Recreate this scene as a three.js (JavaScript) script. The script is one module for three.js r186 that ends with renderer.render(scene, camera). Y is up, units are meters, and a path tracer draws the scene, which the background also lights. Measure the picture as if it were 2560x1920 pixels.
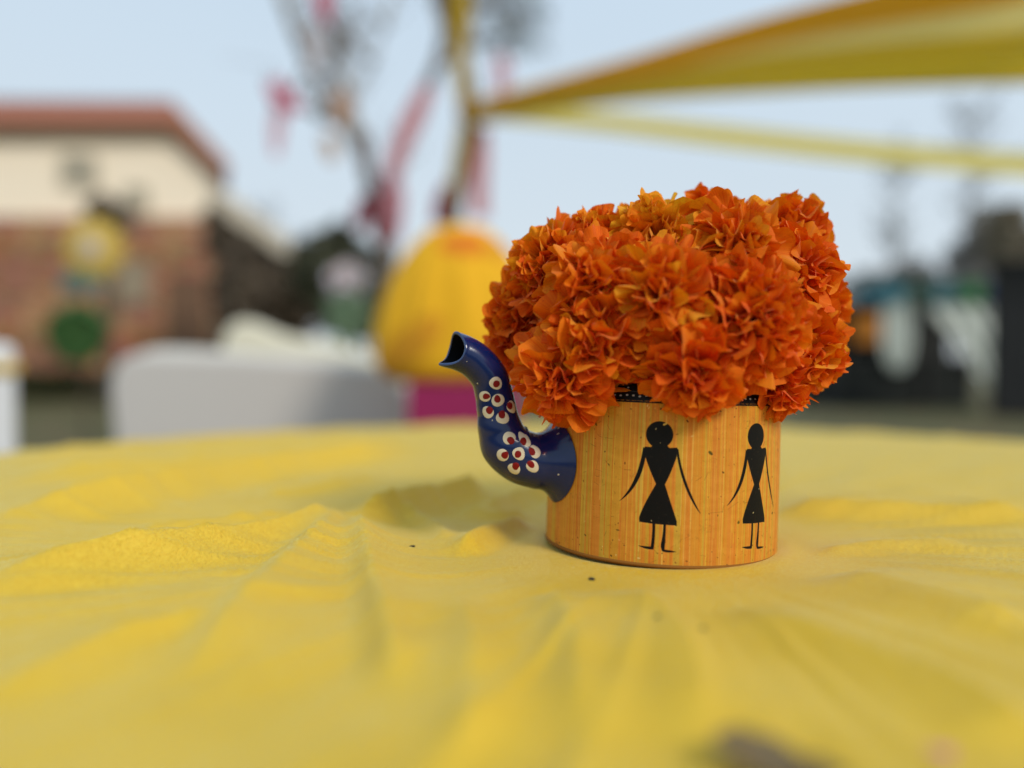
import * as THREE from 'three';
import { mergeGeometries, mergeVertices } from 'three/addons/utils/BufferGeometryUtils.js';
import { RoundedBoxGeometry } from 'three/addons/geometries/RoundedBoxGeometry.js';
import { ImprovedNoise } from 'three/addons/math/ImprovedNoise.js';

// ---------------------------------------------------------------- camera, sky, sun, exposure
const scene = new THREE.Scene();
const camera = new THREE.PerspectiveCamera(52, 4 / 3, 0.02, 1200);
const EYE = new THREE.Vector3(0, 0.857, 0), PITCH = -0.0152;
camera.position.copy(EYE);
camera.rotation.x = PITCH;
camera.focus = 0.402;
camera.userData.fStop = 1.65;

function makeSky() {
  const w = 256, h = 128, d = new Float32Array(w * h * 4), n = new ImprovedNoise();
  for (let j = 0; j < h; j++) for (let i = 0; i < w; i++) {
    const lat = ((j + 0.5) / h - 0.5) * Math.PI, s = Math.max(0, Math.sin(lat)), k = (j * w + i) * 4;
    const t = Math.pow(s, 0.75), lon = (i + 0.5) / w * Math.PI * 2;
    const cx = Math.cos(lat) * Math.cos(lon), cz = Math.cos(lat) * Math.sin(lon);
    const m = 1 + 0.025 * n.noise(cx * 2.2, s * 4, cz * 2.2);
    const lo = [0.552, 0.603, 0.628], hi = [0.375, 0.522, 0.69];
    for (let c = 0; c < 3; c++) d[k + c] = (lo[c] + (hi[c] - lo[c]) * t) * m * (lat < 0 ? 0.55 : 1);
    d[k + 3] = 1;
  }
  const t = new THREE.DataTexture(d, w, h, THREE.RGBAFormat, THREE.FloatType);
  t.mapping = THREE.EquirectangularReflectionMapping;
  t.magFilter = t.minFilter = THREE.LinearFilter;
  t.needsUpdate = true;
  return t;
}
scene.background = makeSky();
scene.environment = scene.background;

const sun = new THREE.DirectionalLight(new THREE.Color(1.0, 0.93, 0.82), 1.6);
sun.position.set(4.6, 5.6, 4.4);
sun.target.position.set(0.05, 0.8, -0.45);
sun.castShadow = true;
sun.shadow.radius = 30;
sun.shadow.mapSize.set(2048, 2048);
Object.assign(sun.shadow.camera, { left: -14, right: 14, top: 14, bottom: -14, near: 0.1, far: 60 });
scene.add(sun, sun.target);

const renderer = new THREE.WebGLRenderer({ antialias: true });
renderer.toneMapping = THREE.LinearToneMapping;
renderer.toneMappingExposure = 1.3;
renderer.shadowMap.enabled = true;

// ---------------------------------------------------------------- helpers
let seed = 1;
const srand = (s) => { seed = s >>> 0; };
const rnd = () => { seed = (seed + 0x6D2B79F5) | 0; let t = Math.imul(seed ^ (seed >>> 15), 1 | seed); t = (t + Math.imul(t ^ (t >>> 7), 61 | t)) ^ t; return ((t ^ (t >>> 14)) >>> 0) / 4294967296; };
const rr = (a, b) => a + (b - a) * rnd();
const clamp = (x, a = 0, b = 1) => Math.min(b, Math.max(a, x));
const smooth = (a, b, x) => { const t = clamp((x - a) / (b - a)); return t * t * (3 - 2 * t); };
const V = (x, y, z) => new THREE.Vector3(x, y, z);
const noise = new ImprovedNoise();
const fbm = (x, y, z = 0.5, o = 4) => { let a = 0.5, f = 1, s = 0; for (let i = 0; i < o; i++) { s += a * noise.noise(x * f, y * f, z + i * 7.1); a *= 0.5; f *= 2.03; } return s; };
const FPX = 960 / Math.tan(26 * Math.PI / 180);
// a place from its bearing (photograph units) and its distance
function at(px, py, d) {
  const x = (px - 1280) / FPX * d, y = (960 - py) / FPX * d, c = Math.cos(PITCH), s = Math.sin(PITCH);
  return V(EYE.x + x, EYE.y + y * c + d * s, EYE.z - d * c + y * s);
}
const used = new Map();
function numbered(name) { const n = used.get(name) || 0; used.set(name, n + 1); return n ? `${name}_${String(n).padStart(3, '0')}` : name; }
function shadows(o) { o.traverse((m) => { if (m.isMesh) m.castShadow = m.receiveShadow = true; }); return o; }
function tag(o, label, category, group) { o.userData.label = label; if (category) o.userData.category = category; if (group) o.userData.group = group; return o; }
function thing(name, label, category, pos = V(0, 0, 0), group) {
  const g = new THREE.Group(); g.name = numbered(name); g.position.copy(pos); scene.add(g);
  return tag(g, label, category, group);
}
function part(name, geo, mat, parent, label) {
  const m = new THREE.Mesh(geo, mat); m.name = name; m.castShadow = m.receiveShadow = true;
  if (label) m.userData.label = label;
  parent.add(m); return m;
}
function single(name, geo, mat, label, category, group, pos) {
  const m = new THREE.Mesh(geo, mat); m.name = numbered(name); m.castShadow = m.receiveShadow = true;
  if (pos) m.position.copy(pos);
  scene.add(m); return tag(m, label, category, group);
}
const C = (r, g, b) => new THREE.Color().setRGB(r, g, b);
const std = (r, g, b, rough = 0.8, o = {}) => new THREE.MeshStandardMaterial({ color: C(r, g, b), roughness: rough, ...o });
const phys = (r, g, b, rough = 0.8, o = {}) => new THREE.MeshPhysicalMaterial({ color: C(r, g, b), roughness: rough, ...o });
function gridGeo(nu, nv, f, uvf) {
  const pos = [], uv = [], idx = [];
  for (let j = 0; j <= nv; j++) for (let i = 0; i <= nu; i++) {
    const u = i / nu, v = j / nv, p = f(u, v); pos.push(p.x, p.y, p.z);
    const q = uvf ? uvf(u, v) : [u, v]; uv.push(q[0], q[1]);
  }
  const w = nu + 1;
  for (let j = 0; j < nv; j++) for (let i = 0; i < nu; i++) { const a = j * w + i; idx.push(a, a + 1, a + w, a + 1, a + w + 1, a + w); }
  const g = new THREE.BufferGeometry();
  g.setAttribute('position', new THREE.Float32BufferAttribute(pos, 3));
  g.setAttribute('uv', new THREE.Float32BufferAttribute(uv, 2));
  g.setIndex(idx); g.computeVertexNormals();
  return g;
}
function canvasTex(w, h, draw, srgb = true) {
  const c = document.createElement('canvas'); c.width = w; c.height = h; draw(c.getContext('2d'), w, h);
  const t = new THREE.CanvasTexture(c); if (srgb) t.colorSpace = THREE.SRGBColorSpace;
  t.wrapS = t.wrapT = THREE.RepeatWrapping; t.anisotropy = 8; return t;
}
function dataTex(w, h, f, srgb = false) {
  const d = new Uint8Array(w * h * 4);
  for (let j = 0; j < h; j++) for (let i = 0; i < w; i++) { const c = f(i / w, j / h), k = (j * w + i) * 4; for (let q = 0; q < 3; q++) d[k + q] = clamp(c[q]) * 255; d[k + 3] = 255; }
  const t = new THREE.DataTexture(d, w, h); t.magFilter = THREE.LinearFilter; t.minFilter = THREE.LinearMipmapLinearFilter; t.generateMipmaps = true;
  t.wrapS = t.wrapT = THREE.RepeatWrapping; if (srgb) t.colorSpace = THREE.SRGBColorSpace; t.needsUpdate = true; return t;
}
// tapered tube along points with radii
function limb(pts, rad, seg = 8, n) {
  const curve = new THREE.CatmullRomCurve3(pts), m = n || pts.length * 5, fr = curve.computeFrenetFrames(m, false);
  return gridGeo(seg, m, (u, v) => {
    const t = v, p = curve.getPoint(t), k = Math.min(m, Math.round(v * m)), x = t * (rad.length - 1), i = Math.min(rad.length - 2, Math.floor(x)), r = rad[i] + (rad[i + 1] - rad[i]) * (x - i);
    const a = u * Math.PI * 2;
    return p.addScaledVector(fr.normals[k], Math.cos(a) * r).addScaledVector(fr.binormals[k], Math.sin(a) * r);
  });
}
const strip = (g) => { const q = g.index ? g.toNonIndexed() : g; for (const k of Object.keys(q.attributes)) if (!['position', 'normal', 'uv'].includes(k)) q.deleteAttribute(k); return q; };
const merge = (a) => mergeGeometries(a.map(strip));
const rbox = (w, h, d, r = 0.01, x = 0, y = 0, z = 0) => new RoundedBoxGeometry(w, h, d, 2, Math.min(r, w / 2.1, h / 2.1, d / 2.1)).translate(x, y, z);

// ---------------------------------------------------------------- ground
{
  const tex = dataTex(512, 512, (u, v) => {
    const a = Math.PI * 2, x = Math.cos(u * a) * 2.2, y = Math.sin(u * a) * 2.2, z = Math.cos(v * a) * 2.2, w = Math.sin(v * a) * 2.2;
    const n = fbm(x + z * 0.7, y + w * 0.7, z - w, 5) + 0.5, f = rnd() * 0.16;
    const g = smooth(0.42, 0.62, n);
    return [0.37 - 0.08 * g + f - 0.08, 0.315 - 0.02 * g + f - 0.08, 0.175 - 0.05 * g + f - 0.08];
  }, true);
  const g = new THREE.CircleGeometry(700, 96).rotateX(-Math.PI / 2), p = g.attributes.position, uv = g.attributes.uv;
  for (let i = 0; i < p.count; i++) uv.setXY(i, p.getX(i) / 7, p.getZ(i) / 7);
  const m = new THREE.Mesh(g, new THREE.MeshStandardMaterial({ map: tex, roughness: 1 }));
  m.name = 'ground'; m.receiveShadow = true; m.userData = { kind: 'structure', label: 'dry brown lawn with worn earth patches behind the tables' };
  scene.add(m);
}

// ---------------------------------------------------------------- yellow tablecloth
const TOP = 0.76, TR = 0.70, TC = V(0.09, 0, -0.77), POT = V(0.0839, TOP, -0.45), POTR = 0.0645;
const onTable = (px, py) => { const k = (py - 930) / FPX, d = (EYE.y - TOP) / k; return [(px - 1280) / FPX * d, -d]; };
// folds: a ridge line, its height, the reach of its far side and of its near (steeper) side
const FOLDS = [
  { p: [[-150, 1345], [300, 1268], [600, 1205], [860, 1160], [1060, 1128]], a: 0.0095, back: 0.045, front: 0.026 },
  { p: [[-200, 1510], [250, 1440], [520, 1395], [760, 1345], [890, 1302]], a: 0.0075, back: 0.03, front: 0.02 },
  { p: [[860, 1330], [1000, 1300], [1120, 1268], [1250, 1240]], a: 0.0088, back: 0.026, front: 0.014 },
  { p: [[885, 1300], [905, 1380], [925, 1470], [965, 1640], [990, 1800]], a: 0.0048, back: 0.02, front: 0.010 },
  { p: [[860, 1312], [770, 1405], [640, 1530], [420, 1760]], a: 0.0065, back: 0.024, front: 0.017 },
  { p: [[1130, 1400], [1230, 1352], [1330, 1312]], a: 0.005, back: 0.014, front: 0.010 },
  { p: [[1200, 1300], [1290, 1262], [1390, 1238]], a: 0.005, back: 0.012, front: 0.012 },
  { p: [[-100, 1225], [400, 1182], [800, 1140], [1080, 1105]], a: 0.006, back: 0.06, front: 0.03 },
  { p: [[-100, 1182], [500, 1120], [1000, 1090]], a: 0.006, back: 0.08, front: 0.05 },
  { p: [[1900, 1290], [2150, 1298], [2400, 1305], [2700, 1312]], a: 0.0052, back: 0.10, front: 0.014 },
  { p: [[1560, 1470], [1680, 1580], [1740, 1720], [1760, 1900]], a: 0.0035, back: 0.012, front: 0.028 },
  { p: [[1380, 1480], [1430, 1620], [1450, 1900]], a: 0.0035, back: 0.018, front: 0.014 },
  { p: [[1800, 1520], [2100, 1640], [2450, 1800], [2600, 1900]], a: 0.003, back: 0.02, front: 0.02 },
  { p: [[2060, 1440], [2350, 1520], [2600, 1600]], a: 0.003, back: 0.03, front: 0.025 },
  { p: [[-100, 1800], [300, 1640], [560, 1560]], a: 0.004, back: 0.02, front: 0.018 },
  { p: [[620, 1250], [800, 1228], [960, 1196]], a: 0.003, back: 0.018, front: 0.012 },
  { p: [[300, 1352], [520, 1322], [760, 1292]], a: 0.0028, back: 0.014, front: 0.012 },
  { p: [[1010, 1300], [1080, 1330], [1120, 1380]], a: 0.003, back: 0.012, front: 0.009 },
  { p: [[1150, 1290], [1240, 1300], [1330, 1292]], a: 0.0028, back: 0.010, front: 0.009 },
  { p: [[2020, 1390], [2200, 1372], [2450, 1368]], a: 0.002, back: 0.016, front: 0.012 },
  { p: [[1150, 1500], [1180, 1700], [1150, 1960]], a: 0.003, back: 0.014, front: 0.014 },
].map((f) => {
  const q = new THREE.CatmullRomCurve3(f.p.map(([x, y]) => { const [a, b] = onTable(x, y); return V(a, 0, b); })).getPoints(26);
  return { ...f, q };
});
function clothHeight(x, z) {
  // broad swells, then fine creases that run out from the pot
  const ra = Math.atan2(z - POT.z, x - POT.x), rd = Math.hypot(x - POT.x, z - POT.z);
  let h = 0.0028 * fbm(x * 5 + 3, z * 5, 0.3, 2) + 0.0016 * noise.noise(Math.cos(ra) * 5.5, Math.sin(ra) * 5.5, rd * 2.6) * smooth(0.06, 0.2, rd) + 0.0026 * Math.pow(1 - Math.abs(noise.noise(Math.cos(ra) * 7.5 + 3, Math.sin(ra) * 7.5, rd * 3 + 4)), 7) * smooth(0.075, 0.2, rd) + 0.0012 * Math.pow(1 - Math.abs(noise.noise(Math.cos(ra) * 17, Math.sin(ra) * 17 + 2, rd * 6)), 6) * smooth(0.08, 0.2, rd) + 0.0005 * fbm(x * 26, z * 26, 2.9, 2);
  for (const f of FOLDS) {
    let best = 1e9, sd = 0, bt = 0;
    const q = f.q;
    for (let i = 0; i < q.length - 1; i++) {
      const ax = q[i].x, az = q[i].z, dx = q[i + 1].x - ax, dz = q[i + 1].z - az, l2 = dx * dx + dz * dz;
      const t = clamp(((x - ax) * dx + (z - az) * dz) / l2), ex = x - ax - dx * t, ez = z - az - dz * t, d2 = ex * ex + ez * ez;
      if (d2 < best) { best = d2; bt = (i + t) / (q.length - 1); sd = dx * ez - dz * ex; }
    }
    const d = Math.sqrt(best), wob = 1 + 0.22 * noise.noise(bt * 4, f.a * 900, 3.3);
    if (d > 0.3) continue;
    const w = (sd > 0 ? f.front * 0.84 : f.back * 0.85) * wob, end = smooth(0, 0.22, bt) * smooth(0, 0.22, 1 - bt);
    h += 2.15 * f.a * end * (sd > 0 ? Math.pow(Math.max(0, 1 - d / (w * 1.7)), 1.7) : Math.exp(-Math.pow(d / w, 1.15))) * wob;
  }
  const pd = Math.hypot(x - POT.x, z - POT.z);
  h *= smooth(POTR - 0.012, POTR + 0.035, pd);
  return h + 0.0016 * Math.exp(-Math.pow((pd - POTR - 0.006) / 0.007, 2)) - 0.0008 * (1 - smooth(POTR, POTR + 0.02, pd));
}
{
  const N = 440, R0 = TR - 0.012, pos = [], uv = [], idx = [], w = N + 1;
  const disk = (a, b) => { // concentric square to disk
    if (a === 0 && b === 0) return [0, 0];
    let r, t; if (Math.abs(a) > Math.abs(b)) { r = a; t = Math.PI / 4 * (b / a); } else { r = b; t = Math.PI / 2 - Math.PI / 4 * (a / b); }
    return [r * Math.cos(t), r * Math.sin(t)];
  };
  for (let j = 0; j <= N; j++) for (let i = 0; i <= N; i++) {
    const [a, b] = disk(i / N * 2 - 1, j / N * 2 - 1), x = TC.x + a * R0, z = TC.z + b * R0, rim = Math.hypot(a, b);
    pos.push(x, TOP + clothHeight(x, z), z); uv.push(x, z);
  }
  for (let j = 0; j < N; j++) for (let i = 0; i < N; i++) { const k = j * w + i; idx.push(k, k + w, k + 1, k + 1, k + w, k + w + 1); }
  // the hanging skirt goes on from the rim of the top
  const ring = [];
  for (let i = 0; i < N; i++) ring.push(i);
  for (let j = 0; j < N; j++) ring.push(j * w + N);
  for (let i = N; i > 0; i--) ring.push(N * w + i);
  for (let j = N; j > 0; j--) ring.push(j * w);
  const rows = 30; let prev = ring;
  for (let s = 1; s <= rows; s++) {
    const cur = [], t = s / rows;
    for (let k = 0; k < ring.length; k++) {
      const bx = pos[ring[k] * 3] - TC.x, bz = pos[ring[k] * 3 + 2] - TC.z, by = pos[ring[k] * 3 + 1], l = Math.hypot(bx, bz), th = Math.atan2(bz, bx);
      let r, y; const arc = 4;
      if (s <= arc) { const q = s / arc * Math.PI / 2; r = R0 + 0.014 * Math.sin(q); y = by - 0.014 * (1 - Math.cos(q)); }
      else { const q = (s - arc) / (rows - arc); r = R0 + 0.014 + q * (0.03 + 0.035 * Math.sin(th * 17 + 2 * noise.noise(th * 2, 0, 0)) + 0.02 * Math.sin(th * 29)); y = (by - 0.014) * (1 - q) + 0.012 * q; }
      cur.push(pos.length / 3); pos.push(TC.x + bx / l * r, y, TC.z + bz / l * r); uv.push(TC.x + th * 0.7, y + 2 + bz * 0);
    }
    for (let k = 0; k < ring.length; k++) { const a = prev[k], b = prev[(k + 1) % ring.length], c = cur[k], d = cur[(k + 1) % ring.length]; idx.push(a, b, c, b, d, c); }
    prev = cur;
  }
  const g = new THREE.BufferGeometry();
  g.setAttribute('position', new THREE.Float32BufferAttribute(pos, 3));
  g.setAttribute('uv', new THREE.Float32BufferAttribute(uv, 2));
  g.setIndex(idx); g.computeVertexNormals();
  srand(77);
  // plush pile: short strokes of nap
  const pile = canvasTex(1024, 1024, (c, W, H) => {
    c.fillStyle = '#777'; c.fillRect(0, 0, W, H);
    for (let i = 0; i < 52000; i++) {
      const x = rnd() * W, y = rnd() * H, a = 1.1 + rr(-0.8, 0.8) + 1.2 * Math.sin(x / W * 6.283) * Math.cos(y / H * 6.283), l = rr(4, 11), s = Math.floor(rr(60, 215));
      c.strokeStyle = `rgba(${s},${s},${s},0.55)`; c.lineWidth = rr(0.8, 2.0); c.beginPath(); c.moveTo(x, y); c.lineTo(x + Math.cos(a) * l, y + Math.sin(a) * l); c.stroke();
    }
  }, false);
  pile.repeat.set(1 / 0.115, 1 / 0.115);
  const shade = dataTex(512, 512, () => { const q = (rnd() - 0.5) * 0.06; return [0.862 + q * 0.6, 0.70 + q, 0.185 + q]; }, true);
  shade.repeat.set(1 / 0.43, 1 / 0.43);
  const m = phys(1, 1, 1, 0.55, { map: shade, bumpMap: pile, bumpScale: 0.0012, ior: 1.65, specularColor: C(0.95, 1.0, 0.55), sheen: 1, sheenColor: C(0.95, 1, 0.6), sheenRoughness: 0.36, side: THREE.DoubleSide, specularIntensity: 0.9 });
  single('tablecloth', g, m, 'plush yellow cloth with soft folds spread over the round table under the flower pot', 'tablecloth');
}
{ // the table that carries the cloth
  const t = thing('round_table', 'round table hidden under the plush yellow cloth', 'table', V(TC.x, 0, TC.z));
  const wood = std(0.3, 0.2, 0.11, 0.6);
  part('tabletop', new THREE.CylinderGeometry(TR - 0.03, TR - 0.03, 0.025, 64).translate(0, TOP - 0.0235, 0), wood, t);
  for (let k = 0; k < 4; k++) { const a = k * Math.PI / 2 + 0.7; part('leg', new THREE.CylinderGeometry(0.02, 0.016, TOP - 0.036, 12).translate(Math.cos(a) * 0.45, (TOP - 0.036) / 2, Math.sin(a) * 0.45), wood, t); }
}

// ---------------------------------------------------------------- painted kettle used as a flower pot
const POTH = 0.0827, TILT = -0.033;
const pot = thing('kettle_pot', 'small kettle painted with orange stripes and black figures, with a blue spotted spout', 'flower pot', POT.clone());
pot.position.y -= 0.0006;
pot.rotation.z = TILT;
pot.updateMatrixWorld(true);
const potInv = pot.matrixWorld.clone().invert();
function lathe(prof, seg, vh) { // front of the turn at u = 0.5, v by height
  return gridGeo(seg, prof.length - 1, (u, v) => { const [r, y] = prof[Math.round(v * (prof.length - 1))], a = (u - 0.5) * Math.PI * 2; return V(Math.sin(a) * r, y, Math.cos(a) * r); },
    (u, v) => [u, vh ? prof[Math.round(v * (prof.length - 1))][1] / vh : v]);
}
{
  srand(5);
  const FIG = -0.2;
  const W = 2048, H = 416, S = W / (2 * Math.PI * POTR);
  const paint = canvasTex(W, H, (c) => {
    c.fillStyle = '#d8842a'; c.fillRect(0, 0, W, H);
    let x = 0; const cols = ['#d48730', '#d68c30', '#cf942f', '#cb9a32', '#d4892e', '#d0822e', '#c99d38', '#d38e2e'];
    while (x < W) { const w = rnd() < 0.22 ? rr(12, 30) : rr(2, 10); c.fillStyle = cols[Math.floor(rnd() * cols.length)]; c.fillRect(x, 0, w + 1, H); x += w; }
    for (let i = 0; i < 300; i++) { // thin brushed lines, a little unsteady
      const x0 = rnd() * W, y0 = rnd() < 0.6 ? 0 : rr(0, H * 0.4), y1 = rnd() < 0.6 ? H : rr(H * 0.5, H);
      c.strokeStyle = ['rgba(222,176,62,0.7)', 'rgba(214,164,46,0.75)', 'rgba(206,104,26,0.55)', 'rgba(228,190,88,0.55)'][Math.floor(rnd() * 4)]; c.lineWidth = rr(0.8, 3.2);
      c.beginPath(); c.moveTo(x0, y0); c.bezierCurveTo(x0 + rr(-2, 2), y0 + 100, x0 + rr(-2, 2), y1 - 100, x0 + rr(-1.5, 1.5), y1); c.stroke();
    }
    const img = c.getImageData(0, 0, W, H), D = img.data; // brushed grain
    for (let j = 0; j < H; j++) for (let i = 0; i < W; i++) { const k = (j * W + i) * 4, n = 12 * fbm(i * 0.22, j * 0.012, 1, 2) + 13 * fbm(i * 0.02, j * 0.05, 4, 3) + (rnd() - 0.5) * 7; D[k] += n; D[k + 1] += n; D[k + 2] += n * 0.8; }
    c.putImageData(img, 0, 0);
    const woman = (ang, mirror, slim) => { // black figure with a cone skirt, arms out to both sides
      c.save(); c.translate(W / 2 + ang * POTR * S, 0); c.scale((mirror ? -1 : 1) * 0.293 * slim, H / 1420); c.translate(-1065, -100);
      c.fillStyle = '#0c0b0c'; c.beginPath(); c.ellipse(1053, 380, 115, 113, 0, 0, 7); c.fill();
      c.beginPath(); c.moveTo(1000, 470); c.lineTo(1120, 470); c.lineTo(1140, 490); c.lineTo(1206, 484); c.lineTo(1203, 560); c.quadraticCurveTo(1160, 700, 1112, 800);
      c.quadraticCurveTo(1150, 910, 1222, 1105); c.lineTo(1224, 1146); c.lineTo(1205, 1140); c.quadraticCurveTo(1060, 1142, 908, 1130); c.lineTo(905, 1095); c.quadraticCurveTo(930, 1000, 1038, 800);
      c.quadraticCurveTo(960, 640, 935, 560); c.lineTo(922, 505); c.lineTo(935, 488); c.lineTo(985, 490); c.closePath(); c.fill();
      const arm = (a) => { c.beginPath(); c.moveTo(a[0], a[1]); c.bezierCurveTo(a[2], a[3], a[4], a[5], a[6], a[7]); c.bezierCurveTo(a[8], a[9], a[10], a[11], a[12], a[13]); c.closePath(); c.fill(); };
      arm([918, 490, 905, 640, 850, 850, 722, 974, 860, 880, 930, 720, 944, 540]);
      arm([1196, 484, 1215, 660, 1290, 890, 1426, 1040, 1330, 880, 1240, 680, 1216, 500]);
      c.beginPath(); c.moveTo(1020, 1135); c.lineTo(1042, 1135); c.quadraticCurveTo(1048, 1250, 1036, 1356); c.quadraticCurveTo(970, 1362, 905, 1333); c.quadraticCurveTo(980, 1334, 1012, 1334); c.quadraticCurveTo(1024, 1240, 1020, 1135); c.fill();
      c.beginPath(); c.moveTo(1112, 1135); c.lineTo(1132, 1135); c.quadraticCurveTo(1134, 1250, 1128, 1350); c.quadraticCurveTo(1180, 1352, 1228, 1364); c.quadraticCurveTo(1160, 1378, 1110, 1366); c.quadraticCurveTo(1092, 1330, 1098, 1300); c.quadraticCurveTo(1112, 1220, 1112, 1135); c.fill();
      c.restore();
    };
    woman(FIG, false, 1); woman(FIG + 0.84, false, 0.98);
    c.fillStyle = '#d2aa50'; c.save(); c.translate(W / 2 + FIG * POTR * S + 9, H * 0.135); c.rotate(-0.5); c.fillRect(-5, -3, 11, 5); c.restore();
    for (let i = 0; i < 900; i++) { // fine dust and hairline scratches over everything
      const x0 = W * (0.38 + 0.34 * rnd()), y0 = rnd() * H, a = rr(-0.5, 0.5) + (rnd() < 0.4 ? 1.57 : 0), l = rr(1, 9);
      c.strokeStyle = rnd() < 0.5 ? `rgba(150,128,92,${rr(0.10, 0.42)})` : `rgba(70,44,14,${rr(0.12, 0.4)})`; c.lineWidth = rr(0.4, 1.1);
      c.beginPath(); c.moveTo(x0, y0); c.lineTo(x0 + Math.cos(a) * l, y0 + Math.sin(a) * l); c.stroke();
    }
    for (let i = 0; i < 220; i++) { // scratches and scuffs
      const x0 = rnd() * W, y0 = rnd() * H, a = rr(0, 6.28), l = rr(3, 26) * (rnd() < 0.15 ? 2 : 1);
      c.strokeStyle = `rgba(${60 + rnd() * 40},${35 + rnd() * 20},10,${rr(0.25, 0.75)})`; c.lineWidth = rr(0.5, 1.3);
      c.beginPath(); c.moveTo(x0, y0); c.quadraticCurveTo(x0 + Math.cos(a) * l * 0.5 + rr(-3, 3), y0 + Math.sin(a) * l * 0.5 + rr(-3, 3), x0 + Math.cos(a) * l, y0 + Math.sin(a) * l); c.stroke();
    }
    for (let i = 0; i < 620; i++) { // flakes, rust specks, denser along both edges
      const e = rnd(), y0 = e < 0.4 ? H - Math.pow(rnd(), 2.2) * 60 : e < 0.65 ? Math.pow(rnd(), 2) * 50 : rnd() * H, x0 = rnd() * W, r = rr(0.4, 1.8) * (rnd() < 0.08 ? 2.2 : 1);
      c.fillStyle = rnd() < 0.8 ? `rgba(${40 + rnd() * 60},${25 + rnd() * 30},12,${rr(0.3, 0.9)})` : `rgba(235,215,150,${rr(0.3, 0.8)})`;
      c.beginPath(); c.ellipse(x0, y0, r * rr(0.7, 2.4), r, rr(0, 3), 0, 7); c.fill();
    }
    for (let i = 0; i < 46; i++) { // thin smears of old grime
      const x0 = rnd() * W, y0 = rnd() < 0.6 ? rr(8, 90) : rr(0, H); for (let k = 0; k < 14; k++) { c.fillStyle = `rgba(90,62,20,${rr(0.04, 0.16)})`; c.beginPath(); c.ellipse(x0 + rr(-26, 26), y0 + rr(-9, 9), rr(1, 6), rr(0.6, 2.5), rr(0, 3), 0, 7); c.fill(); }
    }
  });
  const prof = [];
  for (let i = 0; i <= 24; i++) { const t = i / 24; prof.push([POTR * (1 - 0.012 * t + 0.004 * Math.sin(t * 3.1)), 0.0022 + t * (POTH - 0.0022)]); }
  part('body', lathe(prof, 160, POTH), phys(0.92, 0.90, 0.88, 0.5, { map: paint, side: THREE.DoubleSide, specularIntensity: 0.3, bumpMap: paint, bumpScale: 0.0001 }), pot);
  const inner = [], rI = POTR - 0.0014;
  for (const [r, y] of [[0, 0.003], [rI * 0.6, 0.003], [rI, 0.004], [rI, 0.04], [rI - 0.001, POTH - 0.002]]) inner.push([r, y]);
  part('inner_wall', lathe(inner, 96), std(0.06, 0.055, 0.05, 0.6, { side: THREE.DoubleSide }), pot);
  part('base_bead', lathe([[0, 0.0002], [POTR - 0.004, 0], [POTR - 0.0005, 0.0003], [POTR + 0.0006, 0.0012], [POTR + 0.0002, 0.0024], [POTR - 0.002, 0.003]], 160), phys(0.26, 0.105, 0.018, 0.8, { side: THREE.DoubleSide, specularIntensity: 0.2 }), pot);
  // black shoulder with painted dots and leaves
  const N2 = 2048;
  const rimPaint = canvasTex(N2, 128, (c, w, h) => {
    c.fillStyle = '#0b0a0b'; c.fillRect(0, 0, w, h);
    for (let x = 0; x < w; x += 64) {
      c.strokeStyle = '#5a3428'; c.lineWidth = 5; c.beginPath(); c.ellipse(x + 26, 58, 19, 8, -0.25, 0, 7); c.stroke();
      c.strokeStyle = '#4d4a4c'; c.lineWidth = 2; c.beginPath(); c.moveTo(x, 88); c.quadraticCurveTo(x + 32, 96 - (x % 128 ? 8 : -2), x + 64, 88); c.stroke();
    }
    for (let x = 0; x < w; x += 17) { c.fillStyle = '#a9a6a2'; c.beginPath(); c.ellipse(x + rr(-2, 2), 104 + rr(-2, 2), 3.6, 3.4, 0, 0, 7); c.fill(); if (x % 34) { c.beginPath(); c.ellipse(x, 78 + rr(-3, 3), 3.2, 3, 0, 0, 7); c.fill(); } }
  });
  const rp = [];
  for (let i = 0; i <= 10; i++) { const t = i / 10; rp.push([POTR - 0.0006 - 0.0095 * Math.pow(t, 1.5), POTH - 0.001 + 0.0175 * t]); }
  const last = rp[rp.length - 1]; rp.push([last[0] - 0.0008, last[1] + 0.0008], [last[0] - 0.0022, last[1] - 0.0002], [last[0] - 0.002, last[1] - 0.008]);
  part('shoulder', gridGeo(128, rp.length - 1, (u, v) => { const [r, y] = rp[Math.round(v * (rp.length - 1))], a = (u - 0.5) * 6.283185; return V(Math.sin(a) * r, y, Math.cos(a) * r); }, (u, v) => [u, clamp(v * 1.3)]), phys(1, 1, 1, 0.5, { map: rimPaint, side: THREE.DoubleSide, specularIntensity: 0.3 }), pot, 'black shoulder painted with white dots and brown leaves');
  // stub where the handle was fixed
  const a = 2.02, lug = new THREE.TorusGeometry(0.009, 0.0028, 10, 20, Math.PI).rotateZ(-Math.PI / 2).translate(0.0005, 0, 0).scale(0.75, 1, 1);
  lug.rotateY(a - Math.PI / 2); lug.translate(Math.sin(a) * (POTR - 0.0005), 0.067, Math.cos(a) * (POTR - 0.0005));
  part('handle_lug', lug, phys(0.008, 0.012, 0.045, 0.3), pot);
}
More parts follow.
